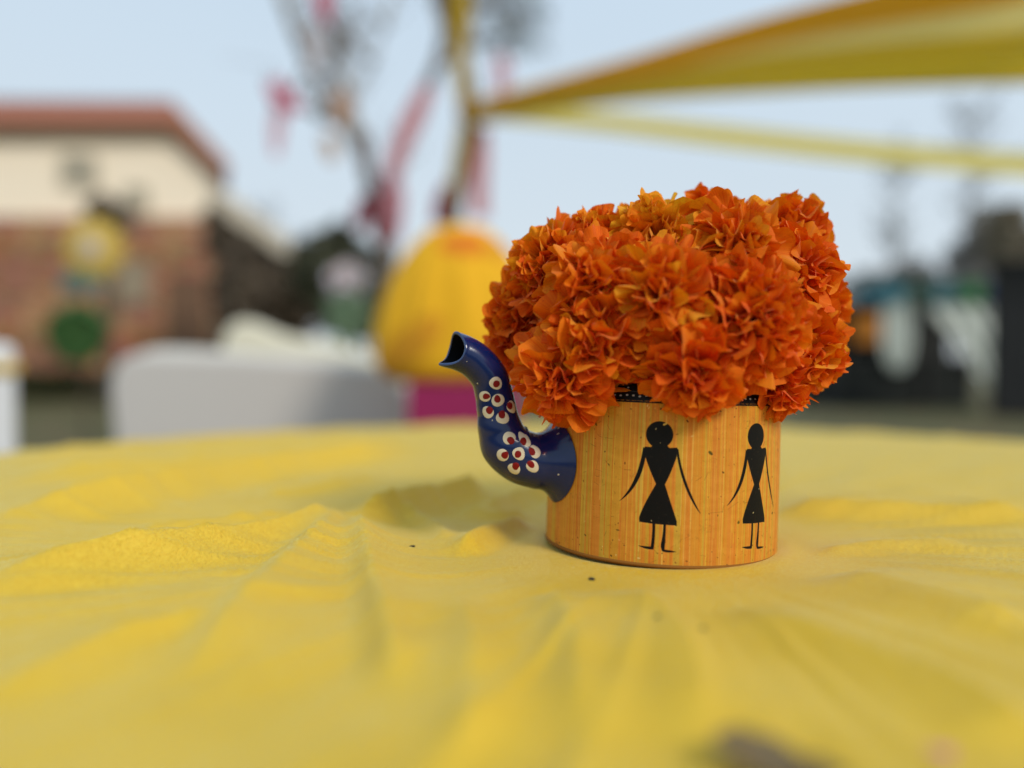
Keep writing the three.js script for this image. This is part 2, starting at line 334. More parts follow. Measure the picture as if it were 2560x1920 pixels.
// spout: a planar S curve in the vertical plane through the kettle's axis
const SPA = -73.5 * Math.PI / 180, SD = V(Math.sin(SPA), 0, Math.cos(SPA));
const SPINE = [[1336, 1152, 141], [1300, 1139, 141], [1266, 1110, 132], [1250, 1071, 113], [1242, 1029, 100], [1234, 984, 95], [1220, 940, 93], [1184, 900, 92], [1156, 884, 93], [1139, 878, 95]]
  .map(([px, py, w]) => { // distance along the outward direction from the axis, height, radius
    const k = (px - 1280) / FPX, t = (POT.x - 0.45 * k) / (-SD.x - SD.z * k), d = 0.45 - SD.z * t;
    const q = at(px, py, d).applyMatrix4(potInv);
    return [q.x * SD.x + q.z * SD.z, q.y, w * d / FPX / 2];
  });
const FREE = SPINE[0][0], R0S = SPINE[0][2];
const spineCurve = new THREE.CatmullRomCurve3(SPINE.map(([t, y]) => V(t, y, 0)), false, 'centripetal');
const spineRad = (v) => { const x = v * (SPINE.length - 1), i = Math.min(SPINE.length - 2, Math.floor(x)), f = x - i, s = f * f * (3 - 2 * f); return SPINE[i][2] + (SPINE[i + 1][2] - SPINE[i][2]) * (0.5 * f + 0.5 * s); };
// v in 0..1 runs from the kettle to the mouth, th around: 0 is up / outside of the bend, pi/2 towards the viewer's side
function spoutPoint(v, th, shrink = 0) {
  const SB = V(SD.z, 0, -SD.x).multiplyScalar(1);            // across the plane
  const place = (t, y, b) => V(SD.x * t + SB.x * b, y, SD.z * t + SB.z * b);
  const FL = 0.12;
  if (v < FL) { // the flared foot that hugs the wall
    const q = 1 - v / FL, r = R0S + (0.0226 - R0S) * Math.pow(q, 2.5) - shrink, up = Math.cos(th) * r, b = Math.sin(th) * r;
    const wall = Math.sqrt(Math.max(0, (POTR + 0.0004) ** 2 - b * b)), free = FREE;
    return place(free + (wall - free) * q, SPINE[0][1] + up, b);
  }
  const u = (v - FL) / (1 - FL), p = spineCurve.getPoint(u), tg = V(1, 0, 0).lerp(spineCurve.getTangent(u), smooth(0, 0.25, u)).normalize(), r = spineRad(u) - shrink;
  const nx = -tg.y, ny = tg.x, up = Math.cos(th) * r, b = Math.sin(th) * r; // in-plane normal
  const m = smooth(0.86, 1, u), lip = m * (0.0062 * Math.pow(Math.max(0, -Math.cos(th)), 3) + 0.0035 * Math.pow(Math.max(0, Math.cos(th)), 2) - 0.0022 * Math.sin(th) - 0.0005);
  return place(p.x + nx * up + tg.x * lip, p.y + ny * up + tg.y * lip, b);
}
{
  const blue = phys(0.0006, 0.0125, 0.085, 0.22, { specularIntensity: 0.6, clearcoat: 0.35, clearcoatRoughness: 0.12, side: THREE.DoubleSide });
  srand(9);
  const wear = canvasTex(512, 1024, (c, w, h) => {
    c.fillStyle = '#ffffff'; c.fillRect(0, 0, w, h);
    for (let i = 0; i < 260; i++) { c.fillStyle = `rgba(${120 + rnd() * 60},${120 + rnd() * 60},${130 + rnd() * 60},${rr(0.1, 0.5)})`; c.beginPath(); c.ellipse(rnd() * w, rnd() * h, rr(1, 9), rr(0.6, 3), rr(0, 3), 0, 7); c.fill(); }
  }, false);
  blue.roughnessMap = wear;
  const sp = part('spout', gridGeo(72, 140, (u, v) => spoutPoint(v, u * Math.PI * 2)), blue, pot, 'glossy navy blue spout with red and white dots');
  part('spout_throat', gridGeo(48, 30, (u, v) => spoutPoint(1 - v * 0.5, u * Math.PI * 2, 0.0016 + 0.0006 * smooth(0, 0.2, v))), phys(0.004, 0.004, 0.005, 0.9, { side: THREE.DoubleSide, specularIntensity: 0.15 }), sp);
  srand(14);
  part('mouth_lip', gridGeo(96, 4, (u, v) => { const th = u * 6.283185, a = spoutPoint(1, th, 0), b = spoutPoint(1, th, 0.0016), q = v * Math.PI, o = spoutPoint(1, th, 0.0008).sub(spoutPoint(0.97, th, 0.0008)).normalize(); return a.lerp(b, (1 - Math.cos(q)) / 2).addScaledVector(o, 0.0006 * Math.sin(q)); }), phys(0.03, 0.06, 0.16, 0.4, { side: THREE.DoubleSide }), sp);
  const cream = phys(0.66, 0.58, 0.43, 0.55, { side: THREE.DoubleSide, specularIntensity: 0.5 }), red = phys(0.21, 0.008, 0.007, 0.6, { side: THREE.DoubleSide, specularIntensity: 0.3 }), DOTS = [[0.6691, 1.588, 0.0034, 0.0034, 0.6646, 1.574], [0.6129, 2.357, 0.0034, 0.0034, 0.6121, 2.263], [0.5803, 1.687, 0.0034, 0.0034, 0.5862, 1.709], [0.5252, 2.299, 0.0034, 0.0034, 0.5331, 2.206], [0.4847, 1.603, 0.0034, 0.0034, 0.4996, 1.615], [0.5310, 0.964, 0.0034, 0.0034, 0.5380, 1.077], [0.3700, 1.564, 0.0034, 0.0034, 0.3557, 1.558], [0.2957, 1.037, 0.0034, 0.0034, 0.2934, 1.126], [0.3152, 2.101, 0.0034, 0.0034, 0.3113, 2.034], [0.2735, 1.608, 0.0034, 0.0034, 0.2759, 1.648], [0.1789, 1.229, 0.0034, 0.0034, 0.1987, 1.268], [0.2553, 2.174, 0.0034, 0.0034, 0.2568, 2.062], [0.1838, 1.764, 0.0034, 0.0034, 0.1950, 1.716]];
  const dotGeo = (v0, t0, rx, ry, lift) => {
    const e = 1e-3, P = spoutPoint(v0, t0), dv = spoutPoint(v0 + e, t0).sub(P).divideScalar(e), dt = spoutPoint(v0, t0 + e).sub(P).divideScalar(e), lv = dv.length(), lt = dt.length(), ph = rr(0, 6);
    const nAt = (v, t) => { const a = spoutPoint(v, t), b = spoutPoint(v + e, t).sub(a), c = spoutPoint(v, t + e).sub(a); return [a, c.cross(b).normalize()]; };
    const cen = spineCurve.getPoint(clamp((v0 - 0.12) / 0.88)), c3 = V(SD.x * cen.x, cen.y, SD.z * cen.x);
    return gridGeo(22, 4, (u, v) => {
      const a = u * 6.283185, k = v * (1 + 0.05 * Math.sin(a * 2 + ph) + 0.03 * Math.sin(a * 3 + ph * 2));
      const [p, n] = nAt(v0 + Math.sin(a) * ry * k / lv, t0 + Math.cos(a) * rx * k / lt);
      if (n.dot(p.clone().sub(c3)) < 0) n.negate();
      return p.addScaledVector(n, lift * (1 - Math.pow(v, 6) * 0.95));
    });
  };
  srand(52);
  const chip = phys(0.52, 0.47, 0.38, 0.8, { side: THREE.DoubleSide, specularIntensity: 0.3 });
  for (let i = 0; i < 8; i++) { const v = i < 3 ? rr(0.008, 0.05) : rr(0.15, 0.9), t = rr(0.4, 2.8); part('paint_chip', dotGeo(v, t, rr(0.0002, 0.0006), rr(0.0002, 0.0009), 0.00012), chip, sp); }
  for (const [v, t, rx, ry, v2, t2] of DOTS) { const d = part('painted_dot', dotGeo(v, t, rx, ry, 0.00028), cream, sp); part('dot_centre', dotGeo(v2, t2, 0.0022, 0.0023, 0.00042), red, d); }
}

// ---------------------------------------------------------------- marigolds
srand(2024);
const petalTex = canvasTex(128, 256, (c, w, h) => {
  c.fillStyle = '#f4f0ea'; c.fillRect(0, 0, w, h);
  for (let i = 0; i < 90; i++) { const x = rnd() * w, s = rnd() < 0.5; c.strokeStyle = s ? `rgba(225,170,120,${rr(0.15, 0.5)})` : `rgba(255,255,240,${rr(0.2, 0.6)})`; c.lineWidth = rr(0.6, 2.4); c.beginPath(); c.moveTo(w / 2 + (x - w / 2) * 0.5, h); c.quadraticCurveTo(x, h * 0.6, x + (x - w / 2) * 0.25, 0); c.stroke(); }
  for (let i = 0; i < 60; i++) { c.fillStyle = `rgba(190,110,60,${rr(0.1, 0.35)})`; c.beginPath(); c.ellipse(rnd() * w, rnd() * h, rr(0.5, 2), rr(0.8, 4), 0, 0, 7); c.fill(); }
});
function petalGeo(len, hw, ruffle, curl, cup, fold) {
  // a scalloped fan: rows are arcs about the claw, the rim waves and frills
  const ph = rr(0, 6.28), ph2 = rr(0, 6.28), k1 = rr(2.4, 4.6), k2 = rr(6, 9), nz = rr(0, 50), tw = rr(-0.6, 0.6), PHI = Math.min(0.85, hw / len * 1.12), bow = rr(-0.25, 0.25);
  const nu = 16, nv = 10, bend = [V(0, 0, 0)], nor = []; let a = 0;
  for (let j = 1; j <= nv; j++) { a = curl * Math.pow(j / nv, 1.8) + 0.3 * noise.noise(nz, j * 0.35, 0); const d = V(0, Math.cos(a), -Math.sin(a)); nor.push(V(0, Math.sin(a), Math.cos(a))); bend.push(bend[j - 1].clone().addScaledVector(d, len / nv)); }
  nor.unshift(nor[0]);
  const along = (y) => { const q = clamp(y / len * nv, 0, nv - 0.001), i = Math.floor(q), f = q - i; return [bend[i].clone().lerp(bend[i + 1], f), nor[i].clone().lerp(nor[i + 1], f).normalize()]; };
  return gridGeo(nu, nv, (u, v) => {
    const s = u * 2 - 1, end = smooth(0.45, 1, v), e2 = s * s;
    const R = 1 - end * (0.23 * e2 * e2 + 0.10 * Math.pow(e2, 6) + 0.035 * (1 + Math.cos(s * k1 * 1.3 + ph)) + 0.07 * noise.noise(s * 2.1, nz, 2) + 0.022 * noise.noise(s * 7, nz, 5));
    const fan = s * PHI * (0.62 + 0.38 * smooth(0, 0.6, v)) + bow * v * v, rho = len * Math.pow(v, 0.92) * R;
    let x = Math.sin(fan) * rho + s * 0.0008, y = Math.cos(fan) * rho, w = Math.abs(x) + 1e-5;
    let z = cup * hw * e2 * (0.3 + 0.7 * v) * v;
    z += ruffle * hw * (Math.pow(v, 1.6) * (0.42 * Math.sin(s * k1 + ph) + 0.45 * noise.noise(s * 1.4, v * 1.8, nz)) + Math.pow(v, 3.2) * 0.2 * Math.sin(s * k2 + ph2 + v * 2) + 0.03 * v * Math.cos(s * 14 + ph));
    if (fold) { const q = fold * s; x = x * Math.sin(q) / (Math.abs(q) < 1e-3 ? 1 : q) * (Math.abs(q) < 1e-3 ? 0 : 1) + (Math.abs(q) < 1e-3 ? x : 0); z += (1 - Math.cos(q)) / fold * hw * v; }
    const t = tw * v, cx = x * Math.cos(t) - z * Math.sin(t), cz = x * Math.sin(t) + z * Math.cos(t), [p, n] = along(y);
    return p.add(V(cx, 0, 0)).addScaledVector(n, cz);
  });
}
const PET = { broad: [], mid: [], crisp: [] };
for (let i = 0; i < 14; i++) PET.broad.push(petalGeo(rr(0.024, 0.0275), rr(0.0088, 0.0120), rr(0.5, 0.85), rr(0.2, 1.3), rr(-0.1, 0.5), rnd() < 0.3 ? rr(0.6, 1.2) : 0));
for (let i = 0; i < 16; i++) PET.mid.push(petalGeo(rr(0.0205, 0.024), rr(0.0066, 0.0094), rr(0.65, 1.05), rr(0.0, 1.4), rr(-0.1, 0.6), rnd() < 0.35 ? rr(0.7, 1.6) : 0));
for (let i = 0; i < 16; i++) PET.crisp.push(petalGeo(rr(0.018, 0.021), rr(0.0046, 0.0070), rr(0.9, 1.5), rr(-0.4, 1.5), rr(-0.1, 0.8), rnd() < 0.4 ? rr(0.8, 1.8) : 0));
const orange = [[0.93, 0.165, 0.002], [0.95, 0.205, 0.003], [0.96, 0.245, 0.003], [0.97, 0.31, 0.005], [0.97, 0.40, 0.008], [0.97, 0.50, 0.012], [0.93, 0.185, 0.002]]
  .map(([r, g, b]) => phys(r, g, b, 0.75, { map: petalTex, transmission: 0.36, thickness: 0, side: THREE.DoubleSide, specularIntensity: 0.3 }));
const green = std(0.05, 0.085, 0.02, 0.7, { side: THREE.DoubleSide });
const BOUQ = at(1680, 800, 0.468);
// px, py, distance, radius mm, kind, petals, tone range, axis nudge (right, up, towards viewer)
const BLOOMS = [
  [1412, 945, 0.404, 27, 'broad', 84, [0, 3], [-0.2, -0.25, 0.5], 'loose broad-petalled marigold drooping over the pot rim beside the blue spout'],
  [1392, 682, 0.428, 29, 'crisp', 150, [0, 4], [-0.1, 0.1, 0.3], 'tightly curled marigold at the upper left shoulder of the bouquet'],
  [1318, 780, 0.440, 24, 'mid', 90, [0, 3], [-0.3, 0, 0.2], 'small marigold on the left flank of the bouquet above the spout mouth'],
  [1492, 850, 0.398, 28, 'mid', 96, [0, 4], [0, -0.7, 0.4], 'drooping marigold just above the dotted black rim of the pot'],
  [1640, 612, 0.415, 30, 'broad', 84, [3, 5], [0, 0.3, 0.4], 'largest yellow-orange marigold with wide petals at the top middle'],
  [1650, 745, 0.385, 28, 'mid', 88, [1, 4], [0, 0, 0.5], 'marigold with a dark open centre in the middle of the bouquet'],
  [1734, 925, 0.386, 28, 'broad', 92, [0, 3], [0, -1.3, 0.3], 'deep orange marigold hanging over the pot front above the first painted figure'],
  [1870, 800, 0.388, 31, 'crisp', 170, [0, 3], [0.1, 0, 0.4], 'densely ruffled marigold with crinkled petals right of the bouquet middle'],
  [1832, 622, 0.405, 29, 'broad', 84, [1, 4], [0.1, 0.2, 0.4], 'smooth wide-petalled marigold at the upper right of the bouquet'],
  [1988, 680, 0.418, 28, 'broad', 86, [0, 3], [0.2, 0.05, 0.35], 'rose-like marigold with cupped petals on the right side'],
  [2020, 770, 0.450, 23, 'mid', 84, [0, 4], [0.5, 0, 0.1], 'small marigold at the far right edge of the bouquet'],
  [1995, 880, 0.425, 26, 'mid', 90, [0, 4], [0.3, -0.3, 0.3], 'marigold low on the right flank with amber drooping petals'],
  [1935, 955, 0.412, 23, 'broad', 76, [0, 3], [0.1, -0.8, 0.4], 'small marigold tucked over the right end of the pot rim'],
  [1972, 590, 0.440, 24, 'mid', 78, [1, 4], [0.2, 0.4, 0.1], 'ragged marigold at the top right corner of the bouquet'],
  [1510, 628, 0.430, 25, 'mid', 84, [1, 4], [-0.1, 0.4, 0.2], 'marigold between the curled one and the large yellow one on top'],
  [1500, 715, 0.398, 28, 'mid', 90, [1, 3], [-0.1, 0.1, 0.45], 'marigold with folded amber petals left of the bouquet middle'],
  [1300, 845, 0.448, 21, 'mid', 70, [0, 2], [-0.3, -0.3, 0.1], 'shaded marigold behind the top bend of the blue spout'],
  [1772, 560, 0.448, 24, 'broad', 56, [0, 4], [0, 0.7, 0], 'marigold with upright spoon petals sticking out of the top'],
  [1610, 640, 0.50, 26, 'mid', 70, [0, 4], [0, 0.5, -0.5], 'marigold at the back of the bouquet behind the yellow one'],
  [1850, 690, 0.515, 27, 'mid', 70, [0, 4], [0.2, 0.3, -0.6], 'marigold at the back right of the bouquet'],
  [1450, 740, 0.505, 26, 'mid', 70, [0, 4], [-0.3, 0.2, -0.5], 'marigold at the back left of the bouquet'],
  [1680, 800, 0.535, 26, 'mid', 70, [0, 4], [0, -0.1, -0.8], 'marigold low at the back of the bouquet over the rear rim'],
];
for (const [px, py, d, R, kind, n0, tones, nud, label] of BLOOMS) {
  const pos = at(px, py, d), axis = pos.clone().sub(BOUQ).normalize().add(V(nud[0], nud[1], nud[2])).normalize();
  const t = thing('marigold', label, 'flower', pos, 'orange marigolds in the kettle');
  const q0 = new THREE.Quaternion().setFromUnitVectors(V(0, 1, 0), axis);
  // calyx and stem
  part('calyx', new THREE.ConeGeometry(0.0062, 0.016, 12, 1, false).translate(0, -0.008, 0).rotateX(Math.PI).translate(0, -0.0195, 0).applyQuaternion(q0), green, t);
  const down = axis.clone().multiplyScalar(-0.018), goal = V(POT.x + (pos.x - POT.x) * 0.28, POT.y + 0.03, POT.z + (pos.z - POT.z) * 0.28).sub(pos);
  const over = V(POT.x + (pos.x - POT.x) * 0.5, Math.max(POT.y + POTH + 0.024, pos.y - 0.01), POT.z + (pos.z - POT.z) * 0.5).sub(pos);
  part('stem', limb([down, down.clone().lerp(over, 0.6), over, over.clone().lerp(goal, 0.5), goal], [0.0022, 0.0018, 0.0018], 7), green, t);
  const sc = R / 26.6, set = PET[kind], n = Math.round(n0 * 1.34);
  for (let i = 0; i < n; i++) {
    const f = (i + 0.5) / n, tight = kind === 'crisp';
    const th = (tight ? 112 : 118) * Math.PI / 180 * Math.pow(f, tight ? 0.64 : 0.72) + rr(-0.16, 0.16), az = i * 2.399963 + rr(-0.35, 0.35);
    const dir = V(Math.sin(th) * Math.cos(az), Math.cos(th), Math.sin(th) * Math.sin(az));
    // the petal's inner face looks to the axis
    const out = V(Math.cos(az), 0, Math.sin(az)), z = V(0, 1, 0).multiplyScalar(Math.sin(th)).addScaledVector(out, -Math.cos(th)).normalize(), x = dir.clone().cross(z).negate().normalize();
    const m4 = new THREE.Matrix4().makeBasis(z.clone().cross(dir).negate(), dir, z), q = new THREE.Quaternion().setFromRotationMatrix(m4);
    q.multiply(new THREE.Quaternion().setFromEuler(new THREE.Euler(rr(-0.3, 0.3), rr(-0.7, 0.7) * (tight ? 1.7 : 1), rr(-0.22, 0.22))));
    const use = f < 0.26 && kind !== 'crisp' ? PET.crisp : set, g = use[Math.floor(rnd() * use.length)];
    const tone = clamp(Math.round(rr(tones[0] - 0.4, tones[1] + 0.2)), 0, orange.length - 1);
    const m = part('petal', g, orange[tone], t);
    m.quaternion.copy(q0).multiply(q);
    m.position.copy(out.multiplyScalar(0.0035 * f * sc).add(V(0, -0.006 * f, 0)).addScaledVector(dir, 0.003).applyQuaternion(q0));
    const L = sc * (kind === 'crisp' ? 1.32 : kind === 'mid' ? 1.16 : 1.04) * (use !== set ? 1.02 : 0.82 + 0.18 * smooth(0, 0.6, f)) * rr(0.86, 1.1);
    m.scale.set(L * rr(0.9, 1.15), L, L);
  }
}

// ---------------------------------------------------------------- small things lying on the cloth
const clothAt = (px, py) => { const [x, z] = onTable(px, py); return V(x, TOP + clothHeight(x, z), z); };
{
  srand(31);
  const dark = std(0.03, 0.022, 0.012, 0.9);
  const seedGeo = () => { const g = new THREE.IcosahedronGeometry(1, 2), p = g.attributes.position, s = rr(0, 9); for (let i = 0; i < p.count; i++) { const k = 1 + 0.3 * noise.noise(p.getX(i) * 1.5 + s, p.getY(i) * 1.5, p.getZ(i) * 1.5); p.setXYZ(i, p.getX(i) * k, p.getY(i) * k, p.getZ(i) * k); } g.computeVertexNormals(); return g; };
  const bits = [[1030, 1385, 0.0011, 'tiny dark seed on the cloth left of the pot below the deepest fold'], [1480, 1449, 0.0013, 'dark dry crumb on the cloth just in front of the pot'], [1645, 1590, 0.0009, 'blurred dark crumb on the cloth in front of the pot, left one of two'], [1760, 1600, 0.0010, 'blurred dark crumb on the cloth in front of the pot, right one of two']];
  for (const [px, py, r, label] of bits) { const m = single('seed_speck', seedGeo(), dark, label, 'crumb', 'dark crumbs on the yellow cloth', clothAt(px, py).add(V(0, r * 0.3, 0))); m.scale.set(r, r * 0.6, r * rr(1, 1.6)); m.rotation.y = rr(0, 3); }
  const tw = clothAt(748, 1295); single('twig', limb([V(-0.0016, 0.0004, -0.0008), V(0, 0.0007, 0), V(0.0018, 0.0005, 0.0007)], [0.0003, 0.0003, 0.0002], 6), std(0.1, 0.08, 0.03, 0.9), 'tiny straw lying on the pale fold left of the pot', 'straw', undefined, tw.add(V(0, 0.0002, 0)));
  // dry leaf at the near edge
  const leafG = gridGeo(28, 18, (u, v) => {
    const s = v * 2 - 1, l = u, hw = 0.0125 * Math.pow(Math.sin(Math.PI * Math.pow(clamp(l, 0.002, 0.998), 0.75)), 0.8) * (1 + 0.12 * Math.sin(l * 17) + 0.08 * noise.noise(l * 9, s, 2));
    return V(-0.013 + l * 0.036, 0.0022 + 0.004 * s * s * Math.sin(l * 3) + 0.0025 * Math.sin(l * 6 + 1) + 0.0012 * noise.noise(l * 7, s * 3, 1) + 0.004 * Math.pow(1 - l, 4), s * hw);
  });
  const lt = canvasTex(256, 128, (c, w, h) => { c.fillStyle = '#75644a'; c.fillRect(0, 0, w, h); for (let i = 0; i < 500; i++) { c.fillStyle = `rgba(${70 + rnd() * 55},${58 + rnd() * 45},${38 + rnd() * 32},0.35)`; c.beginPath(); c.ellipse(rnd() * w, rnd() * h, rr(1, 9), rr(1, 4), rr(0, 3), 0, 7); c.fill(); } c.strokeStyle = '#5d5040'; c.lineWidth = 2; c.beginPath(); c.moveTo(0, h / 2); c.lineTo(w, h / 2); c.stroke(); for (let i = 1; i < 9; i++) { c.lineWidth = 1; for (const k of [-1, 1]) { c.beginPath(); c.moveTo(i * 28, h / 2); c.lineTo(i * 28 + 26, h / 2 + k * 60); c.stroke(); } } });
  const leaf = single('dry_leaf', leafG, phys(1, 1, 1, 0.95, { map: lt, side: THREE.DoubleSide, specularIntensity: 0.3 }), 'curled grey-brown dry leaf lying on the cloth at the near edge', 'leaf', undefined, clothAt(1905, 1962).add(V(0, 0.0006, 0)));
  leaf.rotation.y = -0.42; leaf.scale.set(0.85, 0.7, 0.8);
  const pp = single('fallen_petal', petalGeo(0.006, 0.003, 0.3, 0.6, 0.3, 0), phys(0.62, 0.25, 0.25, 0.7, { side: THREE.DoubleSide }), 'small pink petal fallen on the cloth near the dry leaf', 'petal', undefined, clothAt(2385, 1935).add(V(0, 0.0012, 0)));
  pp.rotation.x = -1.3;
}

// ---------------------------------------------------------------- cloth strips (sashes, ribbons)
function sash(a, w, n, pleat, waves, across = V(0, 1, 0), sag = 0) { // a: centre points, w: widths
  const c = new THREE.CatmullRomCurve3(a);
  return gridGeo(n, 60, (u, v) => {
    const p = c.getPoint(v), x = v * (w.length - 1), i = Math.min(w.length - 2, Math.floor(x)), wd = w[i] + (w[i + 1] - w[i]) * (x - i), t = c.getTangent(v), nn = t.clone().cross(across).normalize(), ac = nn.clone().cross(t).normalize();
    return p.addScaledVector(ac, (u - 0.5) * wd).addScaledVector(nn, pleat * wd * (Math.sin(u * waves * 6.283 + 2 * noise.noise(v * 3, u * 2, waves)) + 0.5 * noise.noise(u * 5, v * 4, 1.5))).add(V(0, -sag * Math.sin(v * Math.PI), 0));
  });
}
const cloth = (r, g, b, tr = 0.45, o = {}) => phys(r, g, b, 1, { transmission: tr, thickness: 0, side: THREE.DoubleSide, ...o });
const KNOT = at(1172, 288, 6);
{
  const t = thing('drape', 'wide golden drape swept from the knot on the pole up to the top right', 'drape', KNOT.clone());
  const rel = (l) => l.map(([x, y, d]) => at(x, y, d).sub(KNOT));
  const far = 2.9, mk = (pts, w, mat, name, lab) => part(name, sash(rel(pts), w, 90, 0.085, 6), mat, t, lab);
  const W = (px, d) => px * d / FPX;
  mk([[1172, 280, 6], [1562, 176, 4.6], [1958, 66, 3.7], [2560, -62, far], [2900, -160, 2.4]], [W(44, 6), W(58, 4.6), W(78, 3.7), W(120, far), W(150, 2.4)], cloth(0.86, 0.50, 0.012, 0.5), 'gathered_hem', 'amber gathered upper edge');
  mk([[1175, 284, 6.02], [1562, 205, 4.65], [1958, 128, 3.75], [2560, 42, 2.95], [2900, -30, 2.45]], [W(36, 6), W(44, 4.6), W(66, 3.7), W(100, far), W(120, 2.4)], cloth(0.95, 0.84, 0.34, 0.7), 'sheer_panel', 'pale sheer middle');
  mk([[1172, 289, 5.98], [1562, 226, 4.58], [1958, 180, 3.68], [2560, 142, 2.88], [2900, 120, 2.38]], [W(44, 6), W(62, 4.6), W(100, 3.7), W(130, far), W(150, 2.4)], cloth(0.90, 0.70, 0.010, 0.52), 'lower_fold', 'deep yellow lower fold');
  const s = single('sash', sash([[1172, 292, 6.03], [1450, 300, 5.9], [1800, 340, 5.8], [2200, 382, 5.7], [2560, 412, 5.6], [3000, 440, 5.5]].map((q) => at(...q).sub(KNOT)), [0.03, 0.14, 0.16, 0.165, 0.165, 0.165], 16, 0.05, 2), cloth(0.97, 0.80, 0.20, 0.42), 'pale yellow sheer sash strung level below the golden drape', 'sash', undefined, KNOT.clone());
}
// the pole and its yellow wrapping
{
  const foot = V(at(1128, 560, 6).x, 0, at(1128, 560, 6).z), rel = (x, y, d) => at(x, y, d).sub(foot);
  const t = thing('pole', 'brown pole wound with yellow cloth that carries the golden drape', 'pole', foot);
  const wood = std(0.13, 0.085, 0.05, 0.9);
  part('shaft', limb([V(0, 0, 0), rel(1128, 560, 6), rel(1180, 300, 6), rel(1162, 160, 6), rel(1118, 20, 6), rel(1090, -160, 6)], [0.07, 0.065, 0.055, 0.05, 0.05, 0.045], 12, 40), wood, t);
  const yl = cloth(0.55, 0.36, 0.01, 0.2);
  part('wrapping', sash([rel(1160, -160, 5.93), rel(1152, 20, 5.93), rel(1150, 120, 5.93), rel(1163, 280, 5.93)], [0.18, 0.16, 0.13, 0.09], 14, 0.12, 3, V(1, 0, 0)), yl, t, 'yellow cloth running down to the knot');
  part('hanging_end', sash([rel(1163, 285, 5.92), rel(1156, 350, 5.92), rel(1140, 430, 5.92), rel(1128, 500, 5.92)], [0.07, 0.10, 0.09, 0.05], 12, 0.15, 2, V(1, 0, 0)), cloth(0.62, 0.45, 0.10, 0.4), t);
  part('knot', new THREE.TorusKnotGeometry(0.045, 0.026, 60, 10, 2, 3).translate(...KNOT.clone().sub(foot).add(V(0, 0, 0.07)).toArray()), cloth(0.40, 0.22, 0.012, 0.1), t);
}
